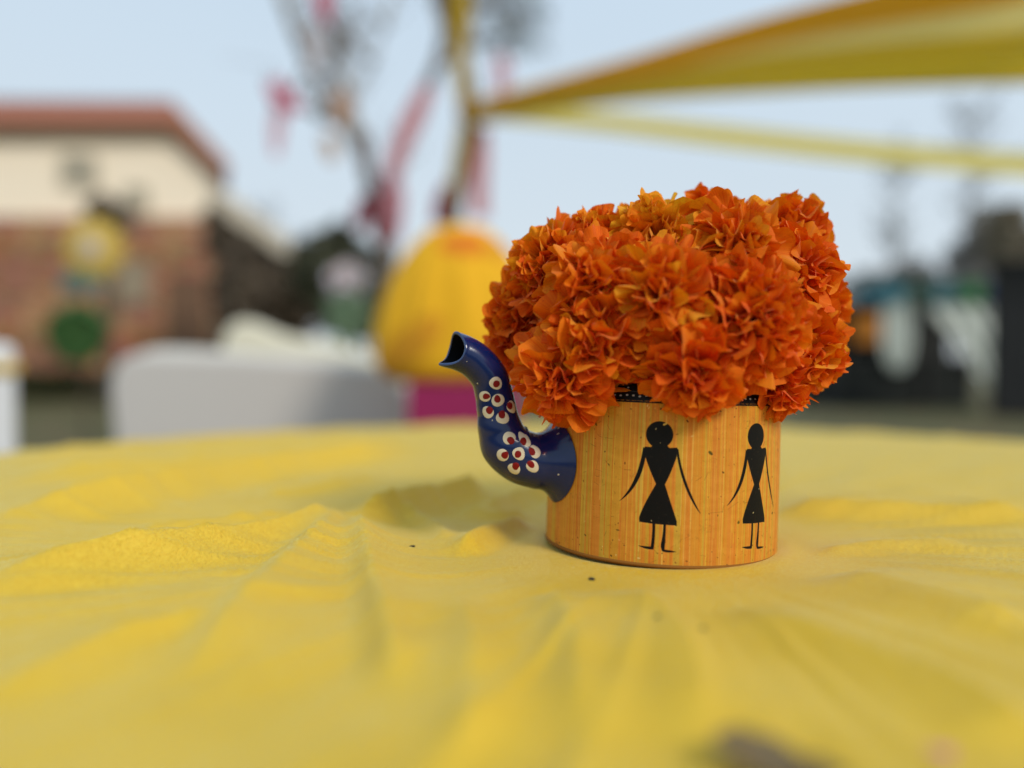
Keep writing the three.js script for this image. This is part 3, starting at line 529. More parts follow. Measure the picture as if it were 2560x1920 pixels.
// tree with ribbons tied round it
{
  const D = 7.2, foot = V(at(962, 620, D).x, 0, at(962, 620, D).z), rel = (x, y, d = D) => at(x, y, d).sub(foot);
  const t = thing('ribbon_tree', 'bare grey tree with forked branches tied with pink ribbons', 'tree', foot);
  const bark = std(0.17, 0.13, 0.10, 0.95), pale = std(0.34, 0.30, 0.25, 0.95);
  part('trunk', limb([V(0.02, 0, 0), rel(965, 620), rel(950, 540), rel(905, 380)], [0.11, 0.09, 0.085, 0.06], 12, 30), bark, t);
  const br = [
    [[[905, 380], [872, 250], [842, 130], [790, -60], [740, -220]], [0.055, 0.045, 0.04, 0.03, 0.02], pale], [[[910, 390], [850, 300], [785, 190], [715, 20], [660, -120]], [0.05, 0.04, 0.042, 0.042, 0.02], pale],
    [[[885, 330], [800, 290], [720, 245], [660, 195]], [0.035, 0.025, 0.016, 0.006], pale], [[[952, 545], [1000, 400], [1062, 240], [1112, 90], [1092, -80], [1120, -220]], [0.07, 0.055, 0.055, 0.05, 0.045, 0.03], bark],
    [[[1085, 180], [1180, 110], [1280, 90], [1350, 20]], [0.03, 0.02, 0.014, 0.006], bark], [[[1112, 90], [1200, 20], [1290, -60]], [0.03, 0.022, 0.01], bark], [[[872, 250], [930, 160], [960, 60], [1010, -60]], [0.022, 0.014, 0.01, 0.006], pale],
  ];
  srand(87);
  for (let i = 0; i < 16; i++) { const b = br[i % 7], q = b[0][1 + Math.floor(rnd() * (b[0].length - 2))], dx = rr(-1, 1); br.push([[[q[0], q[1]], [q[0] + dx * 50 + rr(-12, 12), q[1] - rr(30, 70)], [q[0] + dx * 95, q[1] - rr(90, 170)]], [0.028, 0.016, 0.006], rnd() < 0.6 ? pale : bark]); }
  for (const [p, r, m] of br) part('branch', limb(p.map(([x, y], i) => rel(x, y, D + 0.05 * i)), r, 8, 24), m, t);
  srand(88);
  const tw = [];
  for (let i = 0; i < 150; i++) { const b = br[Math.floor(rnd() * br.length)], q = b[0][1 + Math.floor(rnd() * (b[0].length - 1))], o = rel(q[0] + rr(-20, 20), q[1] + rr(-20, 20), D + rr(-0.2, 0.2)); tw.push(limb([o, o.clone().add(V(rr(-0.2, 0.2), rr(0.05, 0.25), rr(-0.2, 0.2))), o.clone().add(V(rr(-0.4, 0.4), rr(0.1, 0.5), rr(-0.3, 0.3)))], [0.009, 0.005, 0.002], 5, 6)); }
  part('twigs', merge(tw), bark, t);
  const lv = []; for (let i = 0; i < 900; i++) { const o = rel(1290 + rr(-70, 60) + rr(-40, 40), 70 + rr(-130, 70), D + rr(-0.3, 0.3)); lv.push(new THREE.CircleGeometry(rr(0.012, 0.022), 5).rotateX(rr(0, 3)).rotateY(rr(0, 3)).translate(o.x, o.y, o.z)); }
  part('leaves', merge(lv), std(0.11, 0.13, 0.09, 0.9, { side: THREE.DoubleSide }), t);
  // ribbons
  const rb = (pts, w, col, label, d = 6.95) => { const o = at(pts[0][0], pts[0][1], d); single('ribbon', sash(pts.map(([x, y], i) => at(x, y, d - 0.02 * i).sub(o)), w.map((k) => k * d / FPX), 10, 0.12, 1.5, V(1, 0, 0)), cloth(...col, 0.35), label, 'ribbon', 'cloth ribbons tied on the bare tree', o); };
  const pk = [0.74, 0.22, 0.30], rd = [0.62, 0.09, 0.14], lp = [0.80, 0.50, 0.56], mr = [0.28, 0.035, 0.06], pe = [0.66, 0.38, 0.24];
  rb([[812, -50], [808, 10], [822, 60]], [40, 48, 10], rd, 'red-pink ribbon end hanging at the very top of the tree');
  rb([[678, 205], [705, 240], [745, 275]], [40, 56, 34], pk, 'pink ribbon on the tip of the lowest left branch');
  rb([[700, 262], [692, 330], [690, 390]], [40, 36, 20], lp, 'pale pink ribbon tail below the lowest left branch');
  rb([[1070, 215], [1035, 290], [1000, 370], [978, 440]], [42, 56, 54, 40], [0.70, 0.32, 0.34], 'long pink ribbon wound along the right fork of the tree');
  rb([[975, 430], [985, 510], [978, 600]], [46, 52, 40], [0.72, 0.30, 0.34], 'pink ribbon hanging down the right side of the trunk');
  rb([[925, 500], [905, 540], [892, 570]], [60, 50, 24], mr, 'maroon ribbon tied low on the left of the trunk');
  rb([[955, 470], [950, 530], [955, 590]], [40, 50, 50], [0.24, 0.05, 0.05], 'dark red wrap around the trunk fork');
  rb([[1208, 320], [1200, 400], [1196, 480], [1200, 545]], [30, 48, 50, 44], [0.74, 0.36, 0.38], 'pink ribbon hanging right of the yellow wound pole', 6.1);
  rb([[1128, 460], [1112, 510], [1100, 560]], [40, 56, 40], rd, 'red ribbon tied at the foot of the pole above the draped yellow cloth', 6.1);
  rb([[1252, 135], [1256, 180], [1250, 260]], [40, 46, 26], lp, 'light pink ribbon hanging right of the pole above the drape');
  rb([[850, 230], [856, 270], [850, 320]], [40, 46, 20], pe, 'peach ribbon on the middle left branch');
  rb([[815, 340], [828, 375], [830, 405]], [34, 40, 20], [0.7, 0.48, 0.32], 'small peach ribbon lower on the middle left branch');
  rb([[910, 330], [915, 380], [912, 430]], [26, 34, 20], [0.22, 0.13, 0.09], 'brown cord wrap below the main fork');
  rb([[770, 60], [790, 120], [780, 180]], [34, 36, 20], [0.70, 0.62, 0.62], 'greyish pink ribbon on the upper left branch');
}

// ---------------------------------------------------------------- furniture behind
{
  // white loveseat seen from behind
  const D = 3.2, c = at(652, 960, D), y1 = at(650, 902, D).y, W = 1.13;
  const t = thing('white_sofa', 'low grey-white two-seat sofa seen from behind, left of the yellow draped cloth', 'sofa', V(c.x, 0, c.z - 0.35));
  const wc = std(0.54, 0.50, 0.46, 0.85), fab = std(0.58, 0.54, 0.50, 0.9), hem = std(0.64, 0.61, 0.53, 0.85);
  const sh = new THREE.Shape(); sh.moveTo(-W / 2 + 0.05, 0.1); sh.lineTo(-W / 2, y1 - 0.12); sh.quadraticCurveTo(-W / 2, y1, -W / 2 + 0.1, y1); sh.bezierCurveTo(0, y1 - 0.005, W / 2 - 0.35, y1 - 0.03, W / 2 - 0.12, y1 - 0.05); sh.quadraticCurveTo(W / 2, y1 - 0.07, W / 2, y1 - 0.2); sh.lineTo(W / 2 - 0.03, 0.1); sh.closePath();
  part('backrest', new THREE.ExtrudeGeometry(sh, { depth: 0.12, bevelEnabled: true, bevelSize: 0.03, bevelThickness: 0.03, bevelSegments: 4, curveSegments: 16 }).translate(0, 0, 0.25), fab, t);
  part('top_roll', limb([V(-W / 2 + 0.02, y1 - 0.05, 0.33), V(-W / 2 + 0.1, y1 + 0.005, 0.33), V(0, y1 - 0.012, 0.33), V(W / 2 - 0.16, y1 - 0.045, 0.33), V(W / 2 + 0.01, y1 - 0.14, 0.33)], [0.03, 0.04, 0.04, 0.04, 0.03], 10, 40), hem, t);
  part('seat', rbox(W - 0.06, 0.2, 0.62, 0.06, 0, 0.36, -0.08), fab, t);
  for (const s of [-1, 1]) part('armrest', rbox(0.14, 0.5, 0.66, 0.06, s * (W / 2 - 0.05), 0.37, -0.08), wc, t);
  for (const s of [-1, 1]) for (const z of [-0.3, 0.25]) part('leg', new THREE.CylinderGeometry(0.025, 0.018, 0.13, 12).translate(s * (W / 2 - 0.12), 0.065, z), std(0.1, 0.06, 0.03), t);
}
{
  // cream chaise with a back that sweeps down from left to right
  const D = 4.3, a = at(545, 770, D), b = at(1000, 900, D), W = b.x - a.x;
  const t = thing('cream_chaise', 'cream chaise longue with a sweeping back behind the grey-white sofa', 'chaise', V(a.x, 0, a.z - 0.3));
  const fab = std(0.80, 0.74, 0.57, 0.9), H = at(545, 812, D).y;
  const sh = new THREE.Shape(); sh.moveTo(0, 0.12); sh.lineTo(-0.02, H - 0.1); sh.quadraticCurveTo(0.02, H + 0.06, 0.16, H - 0.02); sh.bezierCurveTo(0.35, H - 0.12, 0.55, H - 0.1, W * 0.7, H - 0.17); sh.bezierCurveTo(W * 0.85, H - 0.2, W, H - 0.3, W + 0.02, 0.7); sh.lineTo(W, 0.12); sh.closePath();
  part('backrest', new THREE.ExtrudeGeometry(sh, { depth: 0.1, bevelEnabled: true, bevelSize: 0.03, bevelThickness: 0.03, bevelSegments: 3, curveSegments: 14 }), fab, t);
  part('seat', rbox(W, 0.18, 0.6, 0.06, W / 2, 0.4, -0.32), fab, t);
  for (const x of [0.1, W - 0.1]) for (const z of [-0.5, 0.02]) part('leg', new THREE.CylinderGeometry(0.028, 0.02, 0.32, 12).translate(x, 0.16, z), std(0.3, 0.2, 0.08), t);
}
{
  // small table under a magenta cloth
  const D = 2.6, c = at(1160, 960, D), y = at(1160, 962, D).y, w = at(1300, 960, D).x - at(1028, 960, D).x;
  const t = thing('magenta_table', 'square side table draped in magenta cloth under the yellow draped cloth', 'table', V(c.x, 0, c.z - w / 2));
  const cl = std(0.30, 0.012, 0.085, 0.9, { side: THREE.DoubleSide });
  part('tabletop', rbox(w, 0.03, w, 0.01, 0, y - 0.017, 0), std(0.2, 0.12, 0.06), t);
  part('table_cover', gridGeo(160, 24, (u, v) => { const k = u * 4, s = Math.floor(k) % 4, f = k - Math.floor(k), q = [[-1, 1, 1, 0], [1, 1, 0, -1], [1, -1, -1, 0], [-1, -1, 0, 1]][s], h = w / 2 + 0.006, wave = v * 0.012 * Math.sin(u * 150); return V((q[0] + q[2] * 2 * f) * (h + wave), (y + 0.001) * (1 - v) + 0.01 * v, (q[1] + q[3] * 2 * f) * (h + wave)); }), cl, t);
  part('cover_top', rbox(w + 0.016, 0.006, w + 0.016, 0.003, 0, y + 0.002, 0), cl, t);
  for (const s of [-1, 1]) for (const z of [-1, 1]) part('leg', new THREE.CylinderGeometry(0.02, 0.02, y - 0.03, 10).translate(s * (w / 2 - 0.04), (y - 0.03) / 2, z * (w / 2 - 0.04)), std(0.2, 0.12, 0.06), t);
  // yellow cushion standing on it
  const cy = y + 0.005, cu = thing('draped_cloth', 'yellow cloth with an orange patch draped over a tall form on the magenta table', 'draped cloth', V(at(1138, 940, D).x, cy, c.z - 0.17));
  const hh = at(1138, 520, D - 0.1).y - cy, hw = 222 * D / FPX, yel = phys(0.84, 0.43, 0.004, 0.85, { sheen: 0.4, sheenColor: C(0.9, 0.8, 0.3), sheenRoughness: 0.6 });
  const PR = [[0, 0.72], [0.04, 0.9], [0.12, 0.99], [0.28, 1], [0.45, 0.93], [0.62, 0.82], [0.78, 0.66], [0.89, 0.50], [0.96, 0.34], [1, 0.04]];
  const prof = (v) => { const x = v * (PR.length - 1), i = Math.min(PR.length - 2, Math.floor(x)), f = x - i; return [PR[i][0] + (PR[i + 1][0] - PR[i][0]) * f, PR[i][1] + (PR[i + 1][1] - PR[i][1]) * f]; };
  const P = (u, v, k = 1) => { const [y2, r] = prof(v), a = u * 6.283185, w = 1 + (1 - y2) * y2 * 0.11 * (Math.sin(a * 11 + 1.5 * noise.noise(y2 * 2, a, 1)) + 0.6 * Math.sin(a * 23)); return V(Math.sin(a) * r * hw * k * w, y2 * hh, Math.cos(a) * r * hw * 0.62 * k * w); };
  part('cover', mergeVertices(gridGeo(160, 45, (u, v) => P(u, v))), yel, cu);
  const patch = (u0, v0, ru, rv, rot, mat, name, lab) => part(name, gridGeo(24, 6, (u, v) => { const a = u * 6.283185, x = Math.cos(a) * ru * v, y2 = Math.sin(a) * rv * v; return P(u0 + x * Math.cos(rot) - y2 * Math.sin(rot), clamp(v0 + x * Math.sin(rot) + y2 * Math.cos(rot)), 1.012); }), mat, cu, lab);
  const org = std(0.70, 0.17, 0.006, 0.9, { side: THREE.DoubleSide }), org2 = std(0.66, 0.28, 0.006, 0.9, { side: THREE.DoubleSide });
  patch(0.025, 0.735, 0.085, 0.075, 0, org, 'orange_patch'); patch(0.14, 0.70, 0.06, 0.06, 0, org2, 'orange_patch'); patch(-0.10, 0.28, 0.15, 0.05, 1.1, org2, 'orange_stripe'); patch(-0.17, 0.14, 0.05, 0.05, 0, org2, 'orange_stripe');
}
{
  // covered chair cut by the left edge
  const D = 2.3, c = at(-60, 960, D), y1 = at(0, 858, D).y, t = thing('covered_chair', 'white covered banquet chair with a gold sash, cut off at the left edge', 'chair', V(c.x, 0, c.z));
  const wc = std(0.74, 0.74, 0.75, 0.9), gold = std(0.62, 0.40, 0.05, 0.6), hw = at(34, 900, D).x - c.x;
  part('backrest', rbox(hw * 2, y1 - 0.45, 0.07, 0.035, 0, (y1 + 0.45) / 2, 0), wc, t);
  part('sash', rbox(hw * 2 + 0.012, 0.045, 0.085, 0.02, 0, at(0, 922, D).y, 0), gold, t);
  part('skirt', gridGeo(60, 10, (u, v) => { const a = u * 6.283185, r = 0.84 + 0.10 * v + 0.03 * v * Math.sin(a * 12); return V(Math.sign(Math.cos(a)) * Math.pow(Math.abs(Math.cos(a)), 0.5) * hw * 1.05 * r, 0.48 * (1 - v) + 0.01, -0.2 + Math.sign(Math.sin(a)) * Math.pow(Math.abs(Math.sin(a)), 0.5) * 0.24 * r); }), std(0.74, 0.74, 0.75, 0.9, { side: THREE.DoubleSide }), t);
  part('seat', rbox(hw * 2, 0.06, 0.44, 0.03, 0, 0.45, -0.2), wc, t);
}
// ---------------------------------------------------------------- decoration stand on the left
{
  const D = 6, s = D / FPX, foot = at(215, 960, D), ds = { side: THREE.DoubleSide };
  const st = thing('decoration_stand', 'thin dark pole that carries a paper flower, a teal fan and a green wreath', 'stand', V(foot.x, 0, foot.z));
  part('pole', new THREE.CylinderGeometry(0.012, 0.014, at(215, 600, D).y, 12).translate(0, at(215, 600, D).y / 2, 0), std(0.07, 0.05, 0.03), st);
  part('foot', new THREE.CylinderGeometry(0.16, 0.18, 0.03, 24).translate(0, 0.015, 0), std(0.07, 0.05, 0.03), st);
  const petals = (n, L, w, mat, name, par, dz, th0) => { for (let i = 0; i < n; i++) { const a = i / n * 6.283185 + (th0 || 0), m = part(name, gridGeo(4, 5, (u, v) => V((u - 0.5) * w * Math.sin(Math.PI * (0.12 + 0.82 * v)), v * L, 0.03 * Math.sin(v * 3) + 0.08 * w * Math.cos((u - 0.5) * 3))), mat, par); m.rotation.z = a; m.position.z = dz; } };
  const f = thing('paper_flower', 'yellow paper flower with a pale centre at the top of the decoration stand', 'paper flower', at(235, 622, D - 0.06));
  petals(14, 82 * s, 44 * s, std(0.60, 0.40, 0.07, 0.85, ds), 'petal', f, 0, 0); petals(10, 54 * s, 36 * s, std(0.62, 0.43, 0.10, 0.85, ds), 'petal', f, 0.02, 0.2);
  part('centre', new THREE.SphereGeometry(34 * s, 20, 12).scale(1, 1, 0.4).translate(0, 0, 0.03), std(0.58, 0.48, 0.40, 0.9), f);
  const fan = thing('paper_fan', 'teal paper fan on the decoration stand below the yellow paper flower', 'paper fan', at(205, 735, D - 0.06));
  for (let i = 0; i < 9; i++) { const m = part('fan_blade', gridGeo(2, 4, (u, v) => V((u - 0.5) * (0.012 + v * 0.07), v * 62 * s, u * 0.02)), std(0.10, 0.24, 0.23, 0.85, ds), fan); m.rotation.z = -1.1 + i * 0.275; }
  const wr = thing('leaf_wreath', 'round green leaf wreath low on the decoration stand', 'wreath', at(198, 832, D - 0.08));
  srand(19); const lv = [];
  for (let i = 0; i < 600; i++) { const a = rnd() * 6.283, r = (24 + 44 * Math.sqrt(rnd())) * s * (rnd() < 0.2 ? 0.4 : 1); lv.push(gridGeo(2, 3, (u, v) => V((u - 0.5) * 0.04 * Math.sin(v * 3.0 + 0.1), v * 0.07 - 0.035, 0.012 * Math.cos(u * 3))).rotateX(rr(-0.7, 0.7)).rotateZ(rr(0, 6.3)).translate(Math.cos(a) * r, Math.sin(a) * r, rr(0, 0.07))); }
  part('leaves', merge(lv), std(0.055, 0.15, 0.035, 0.8, ds), wr); part('hoop', new THREE.TorusGeometry(56 * s, 0.016, 8, 40).translate(0, 0, 0.02), std(0.1, 0.07, 0.03), wr);
}
// ---------------------------------------------------------------- house
{
  // the front runs across the line of sight and the sides run away along it
  const D = 24, o = at(100, 960, D), PHI = 0.36, t = thing('house', 'pale two-storey house with a brick lower storey and a red roof', 'house', V(o.x, 0, o.z));
  t.rotation.y = PHI;
  const P = (px, py) => { const k = (px - 1280) / FPX, x = (k * D - o.x) / (Math.cos(PHI) - k * Math.sin(PHI)); return [x, at(px, py, D + x * Math.sin(PHI)).y]; };
  const wall = std(0.93, 0.80, 0.62, 0.95), red = std(0.44, 0.175, 0.115, 0.85), ev = std(0.36, 0.26, 0.17, 0.9);
  const poly = (pts, z0, z1, bev = 0) => { const q = new THREE.Shape(); pts.forEach(([a, b], i) => { const [x, y] = P(a, b); if (i) q.lineTo(x, b > 5000 ? 0 : y); else q.moveTo(x, b > 5000 ? 0 : y); }); q.closePath(); return new THREE.ExtrudeGeometry(q, { depth: z1 - z0, bevelEnabled: bev > 0, bevelSize: bev, bevelThickness: bev, bevelSegments: 2 }).translate(0, 0, z0); };
  part('wall', poly([[-500, 9999], [-500, 336], [430, 336], [538, 442], [538, 9999]], -8, 0), wall, t);
  const bt = canvasTex(512, 512, (c, w, h) => {
    srand(3); c.fillStyle = '#b39a80'; c.fillRect(0, 0, w, h);
    for (let r = 0; r < 32; r++) for (let q = -1; q < 16; q++) { c.fillStyle = ['#a97350', '#b27e58', '#9c6748', '#b98d68', '#a88769', '#c09a74', '#906548'][Math.floor(rnd() * 7)]; c.fillRect(q * 32 + (r % 2) * 16 + 1, r * 16 + 1, 30, 14); }
    for (let i = 0; i < 260; i++) { c.fillStyle = `rgba(${70 + rnd() * 120},${50 + rnd() * 75},${28 + rnd() * 62},${rr(0.12, 0.4)})`; c.beginPath(); c.ellipse(rnd() * w, rnd() * h, rr(6, 70), rr(5, 40), 0, 0, 7); c.fill(); }
  });
  const bg = poly([[-505, 9999], [-505, 548], [556, 548], [556, 9999]], -8.05, 0.3), p = bg.attributes.position, uv = bg.attributes.uv;
  for (let i = 0; i < p.count; i++) uv.setXY(i, (p.getX(i) + p.getZ(i)) / 3.8, p.getY(i) / 2.6);
  part('brick_storey', bg, std(1, 1, 1, 0.95, { map: bt }), t, 'weathered brick lower storey');
  for (const [a, b, c, d, col] of [[428, 512, 700, 985, [0.16, 0.085, 0.045]], [20, 78, 650, 745, [0.30, 0.13, 0.08]], [300, 372, 660, 760, [0.30, 0.24, 0.16]]]) {
    const [x0, y0] = P(a, c), [x1, y1] = P(b, d), w = x1 - x0, h = y0 - y1, f = part(d > 900 ? 'door' : 'shutter', merge([rbox(w, h, 0.06, 0.02, 0, 0, 0), rbox(w + 0.16, 0.12, 0.14, 0.02, 0, h / 2 + 0.06, 0), rbox(0.1, h, 0.14, 0.02, -w / 2 - 0.05, 0, 0), rbox(0.1, h, 0.14, 0.02, w / 2 + 0.05, 0, 0)]), std(...col, 0.8), t);
    f.position.set((x0 + x1) / 2, (y0 + y1) / 2, 0.34);
  }
  const r1 = part('roof', poly([[-530, 276], [442, 276], [442, 326], [-530, 326]], -8.3, 0.6, 0.03), red, t);
  part('roof', poly([[446, 280], [572, 420], [560, 446], [440, 332]], -8.3, 0.5, 0.03), std(0.40, 0.17, 0.10, 0.85), t);
  for (let i = 0; i < 44; i++) { const [x, y] = P(-500 + i * 21.6, 276); part('roof_tile', new THREE.CylinderGeometry(0.09, 0.10, 0.5, 8, 1, true, 0, Math.PI).rotateX(Math.PI / 2).rotateZ(Math.PI / 2).translate(x, y + 0.04, 0.35), red, r1); }
  part('eave_board', poly([[-520, 330], [436, 330], [436, 344], [-520, 344]], -8.1, 0.4), ev, t);
  for (const [a, b, c, d] of [[-260, -150, 400, 500], [160, 246, 388, 470], [318, 372, 470, 530]]) {
    const [x0, y0] = P(a, c), [x1, y1] = P(b, d), w = x1 - x0, h = y0 - y1, f = part('window', merge([rbox(w, 0.12, 0.16, 0.02, 0, h / 2, 0), rbox(w, 0.12, 0.16, 0.02, 0, -h / 2, 0), rbox(0.12, h - 0.13, 0.15, 0.02, -w / 2, 0, 0), rbox(0.12, h - 0.13, 0.15, 0.02, w / 2, 0, 0), rbox(0.07, h - 0.13, 0.1, 0.02, 0, 0, 0)]), std(0.52, 0.46, 0.34), t);
    f.position.set((x0 + x1) / 2, (y0 + y1) / 2, 0.04);
    part('pane', new THREE.BoxGeometry(w - 0.1, h - 0.1, 0.03).translate(0, 0, 0.01), phys(0.36, 0.32, 0.24, 0.3), f);
  }
  const o2 = at(620, 960, 20), an = thing('annex', 'low annex with a cream sloping roof right of the pale house', 'building', V(o2.x, 0, o2.z)), X2 = (px) => at(px, 960, 20).x - o2.x, Y2 = (py) => at(620, py, 20).y;
  const as = new THREE.Shape(); as.moveTo(X2(548), 0); as.lineTo(X2(548), Y2(520)); as.lineTo(X2(690), Y2(630)); as.lineTo(X2(690), 0); as.closePath();
  part('wall', new THREE.ExtrudeGeometry(as, { depth: 2, bevelEnabled: false }).translate(0, 0, -2), std(0.10, 0.075, 0.055, 0.95), an);
  const rs = new THREE.Shape(); rs.moveTo(X2(530), Y2(462)); rs.lineTo(X2(700), Y2(590)); rs.lineTo(X2(700), Y2(630)); rs.lineTo(X2(530), Y2(512)); rs.closePath();
  part('roof', new THREE.ExtrudeGeometry(rs, { depth: 2.3, bevelEnabled: true, bevelSize: 0.03, bevelThickness: 0.03, bevelSegments: 2 }).translate(0, 0, -2.1), std(0.66, 0.57, 0.44, 0.9), an);
}
// ---------------------------------------------------------------- bushes and trees
const leafMat = [std(0.075, 0.08, 0.035, 0.85, { side: THREE.DoubleSide }), std(0.07, 0.072, 0.038, 0.85, { side: THREE.DoubleSide }), std(0.14, 0.105, 0.07, 0.9, { side: THREE.DoubleSide }), std(0.27, 0.25, 0.22, 0.9, { side: THREE.DoubleSide })];
const barkMat = std(0.09, 0.07, 0.05, 0.95);
function bush(px, py, rx, ry, d, n, leaf, mat, label, name = 'bush', cat = 'bush') {
  const c = at(px, py, d), s = d / FPX, X = rx * s, Yr = ry * s, foot = V(c.x, 0, c.z), t = thing(name, label, cat, foot);
  const clumps = []; for (let i = 0; i < 16; i++) { const a = rr(0, 6.28), b = Math.acos(rr(-1, 1)), k = Math.cbrt(rnd()) * 0.72; clumps.push([Math.sin(b) * Math.cos(a) * k * X, Math.cos(b) * k * Yr, Math.sin(b) * Math.sin(a) * k * X, rr(0.25, 0.5)]); }
  const g = [];
  for (let i = 0; i < n; i++) { const q = clumps[Math.floor(rnd() * clumps.length)], a = rr(0, 6.28), b = Math.acos(rr(-1, 1)), k = Math.cbrt(rnd()) * q[3], L = leaf * rr(0.6, 1.3);
    g.push(new THREE.PlaneGeometry(L * 0.55, L, 1, 2).rotateX(rr(-1.2, 1.2)).rotateY(rr(0, 6.28)).rotateZ(rr(-1, 1)).translate(q[0] + Math.sin(b) * Math.cos(a) * k * X, c.y + q[1] + Math.cos(b) * k * Yr, q[2] + Math.sin(b) * Math.sin(a) * k * X)); }
  part('crown', merge(g), mat, t);
  const st = []; for (let i = 0; i < 5; i++) { const q = clumps[i]; st.push(limb([V(rr(-0.1, 0.1), 0, rr(-0.1, 0.1)), V(q[0] * 0.4, c.y * 0.5, q[2] * 0.4), V(q[0], Math.max(0.1, c.y + q[1]), q[2])], [0.05, 0.035, 0.012], 6, 8)); }
  part('trunk', merge(st), barkMat, t);
}
function bareTree(px, top, d, spread, label, mat) {
  const c = at(px, 900, d), H = at(px, top, d).y, t = thing('bare_tree', label, 'tree', V(c.x, 0, c.z), 'leafless trees far behind'), br = [], tw = [];
  part('trunk', limb([V(0, 0, 0), V(rr(-0.1, 0.1), H * 0.4, 0), V(rr(-0.2, 0.2), H * 0.8, 0), V(0, H, 0)], [0.10, 0.08, 0.05, 0.015], 8, 18), mat, t);
  for (let i = 0; i < 26; i++) { const y = H * rr(0.22, 0.95), a = rr(0, 6.28), L = spread * rr(0.4, 1) * (1.15 - y / H * 0.7), e = V(Math.cos(a) * L, y + L * rr(0.5, 1.1), Math.sin(a) * L); br.push(limb([V(0, y, 0), V(e.x * 0.5, y + (e.y - y) * 0.35, e.z * 0.5), e], [0.055, 0.035, 0.012], 5, 8));
    for (let k = 0; k < 26; k++) { const f = rr(0.2, 1), o = V(e.x * f, y + (e.y - y) * f * f, e.z * f); tw.push(limb([o, o.clone().add(V(rr(-0.6, 0.6), rr(0, 0.7), rr(-0.6, 0.6)))], [0.016, 0.006], 4, 3)); } }
  part('branches', merge(br), mat, t); part('twigs', merge(tw), mat, t);
}
srand(404);
bush(865, 700, 130, 140, 11, 4200, 0.16, leafMat[1], 'dark green rounded shrub behind the white flower ball');
bush(600, 700, 80, 150, 12, 2600, 0.15, leafMat[2], 'dark brownish shrub at the right end of the brick storey');
bush(720, 730, 110, 110, 13, 2600, 0.15, leafMat[2], 'dull brown-green shrub under the annex roof');
bush(945, 800, 60, 70, 9.5, 1800, 0.12, leafMat[0], 'low green shrub beside the magenta table');
bush(268, 545, 60, 60, 20, 900, 0.2, leafMat[2], 'brown leafless tree in front of the house window', 'bare_shrub_tree', 'tree');
bush(535, 585, 45, 65, 19, 1300, 0.2, leafMat[2], 'dark shrub rising over the right end of the brick storey');
bush(2480, 640, 130, 120, 28, 3000, 0.22, leafMat[3], 'grey-brown leafy tree above the black booth', 'leafy_tree', 'tree');
bush(2530, 600, 80, 90, 21, 2400, 0.22, std(0.30, 0.25, 0.17, 0.9, { side: THREE.DoubleSide }), 'tan leafy tree at the right edge of the view', 'leafy_tree', 'tree');
bush(2230, 700, 120, 60, 30, 1500, 0.3, leafMat[3], 'hazy grey-green bush behind the left half of the stall');
bush(2420, 730, 110, 70, 27, 2200, 0.26, leafMat[3], 'grey-green bush behind the right end of the stall');
bareTree(2235, 330, 42, 2.2, 'tall thin leafless tree right of the marigolds, under the pale sash', std(0.26, 0.26, 0.25, 0.95));
bareTree(2420, 250, 42, 3.6, 'wide leafless tree above the grey-brown leafy tree', std(0.26, 0.25, 0.24, 0.95));
bareTree(640, 520, 30, 2.0, 'small leafless tree over the annex roof', std(0.25, 0.25, 0.26, 0.95));
bareTree(740, 560, 34, 2.2, 'small leafless tree between the annex and the ribbon tree', std(0.25, 0.25, 0.26, 0.95));
{ // white flower ball on a stand
  const D = 6, c = at(868, 705, D), t = thing('flower_ball', 'ball of white and pink flowers on a green stand before the dark shrub', 'flower arrangement', V(c.x, 0, c.z)), s = D / FPX;
  part('stand', new THREE.CylinderGeometry(0.03, 0.04, c.y, 14).translate(0, c.y / 2, 0), std(0.16, 0.22, 0.13), t);
  part('foot', new THREE.CylinderGeometry(0.16, 0.18, 0.03, 24).translate(0, 0.015, 0), std(0.16, 0.22, 0.13), t);
  srand(61); const w = [], p = [], gl = [];
  for (let i = 0; i < 420; i++) { const b = Math.acos(rr(-1, 1)), a = rr(0, 6.28), r = 40 * s * rr(0.75, 1), g = gridGeo(3, 3, (u, v) => V((u - 0.5) * 0.05 * Math.sin(v * 2.6 + 0.3), v * 0.05, 0.015 * Math.cos(u * 3))).rotateX(rr(-1, 1)).rotateZ(rr(0, 6)).translate(Math.sin(b) * Math.cos(a) * r, c.y + Math.cos(b) * r, Math.sin(b) * Math.sin(a) * r); (rnd() < 0.6 ? w : p).push(g); }
  for (let i = 0; i < 300; i++) { const a = rr(0, 6.28), r = rr(0.02, 0.1); gl.push(gridGeo(2, 3, (u, v) => V((u - 0.5) * 0.05 * Math.sin(v * 3 + 0.1), v * 0.1, 0)).rotateX(rr(-1, 1)).rotateZ(rr(0, 6)).translate(Math.cos(a) * r, c.y - rr(0.12, 0.4), Math.sin(a) * r)); }
  part('white_flowers', merge(w), std(0.68, 0.66, 0.7, 0.9, { side: THREE.DoubleSide }), t); part('pink_flowers', merge(p), std(0.66, 0.48, 0.46, 0.9, { side: THREE.DoubleSide }), t); part('leaves', merge(gl), std(0.16, 0.24, 0.14, 0.9, { side: THREE.DoubleSide }), t);
}
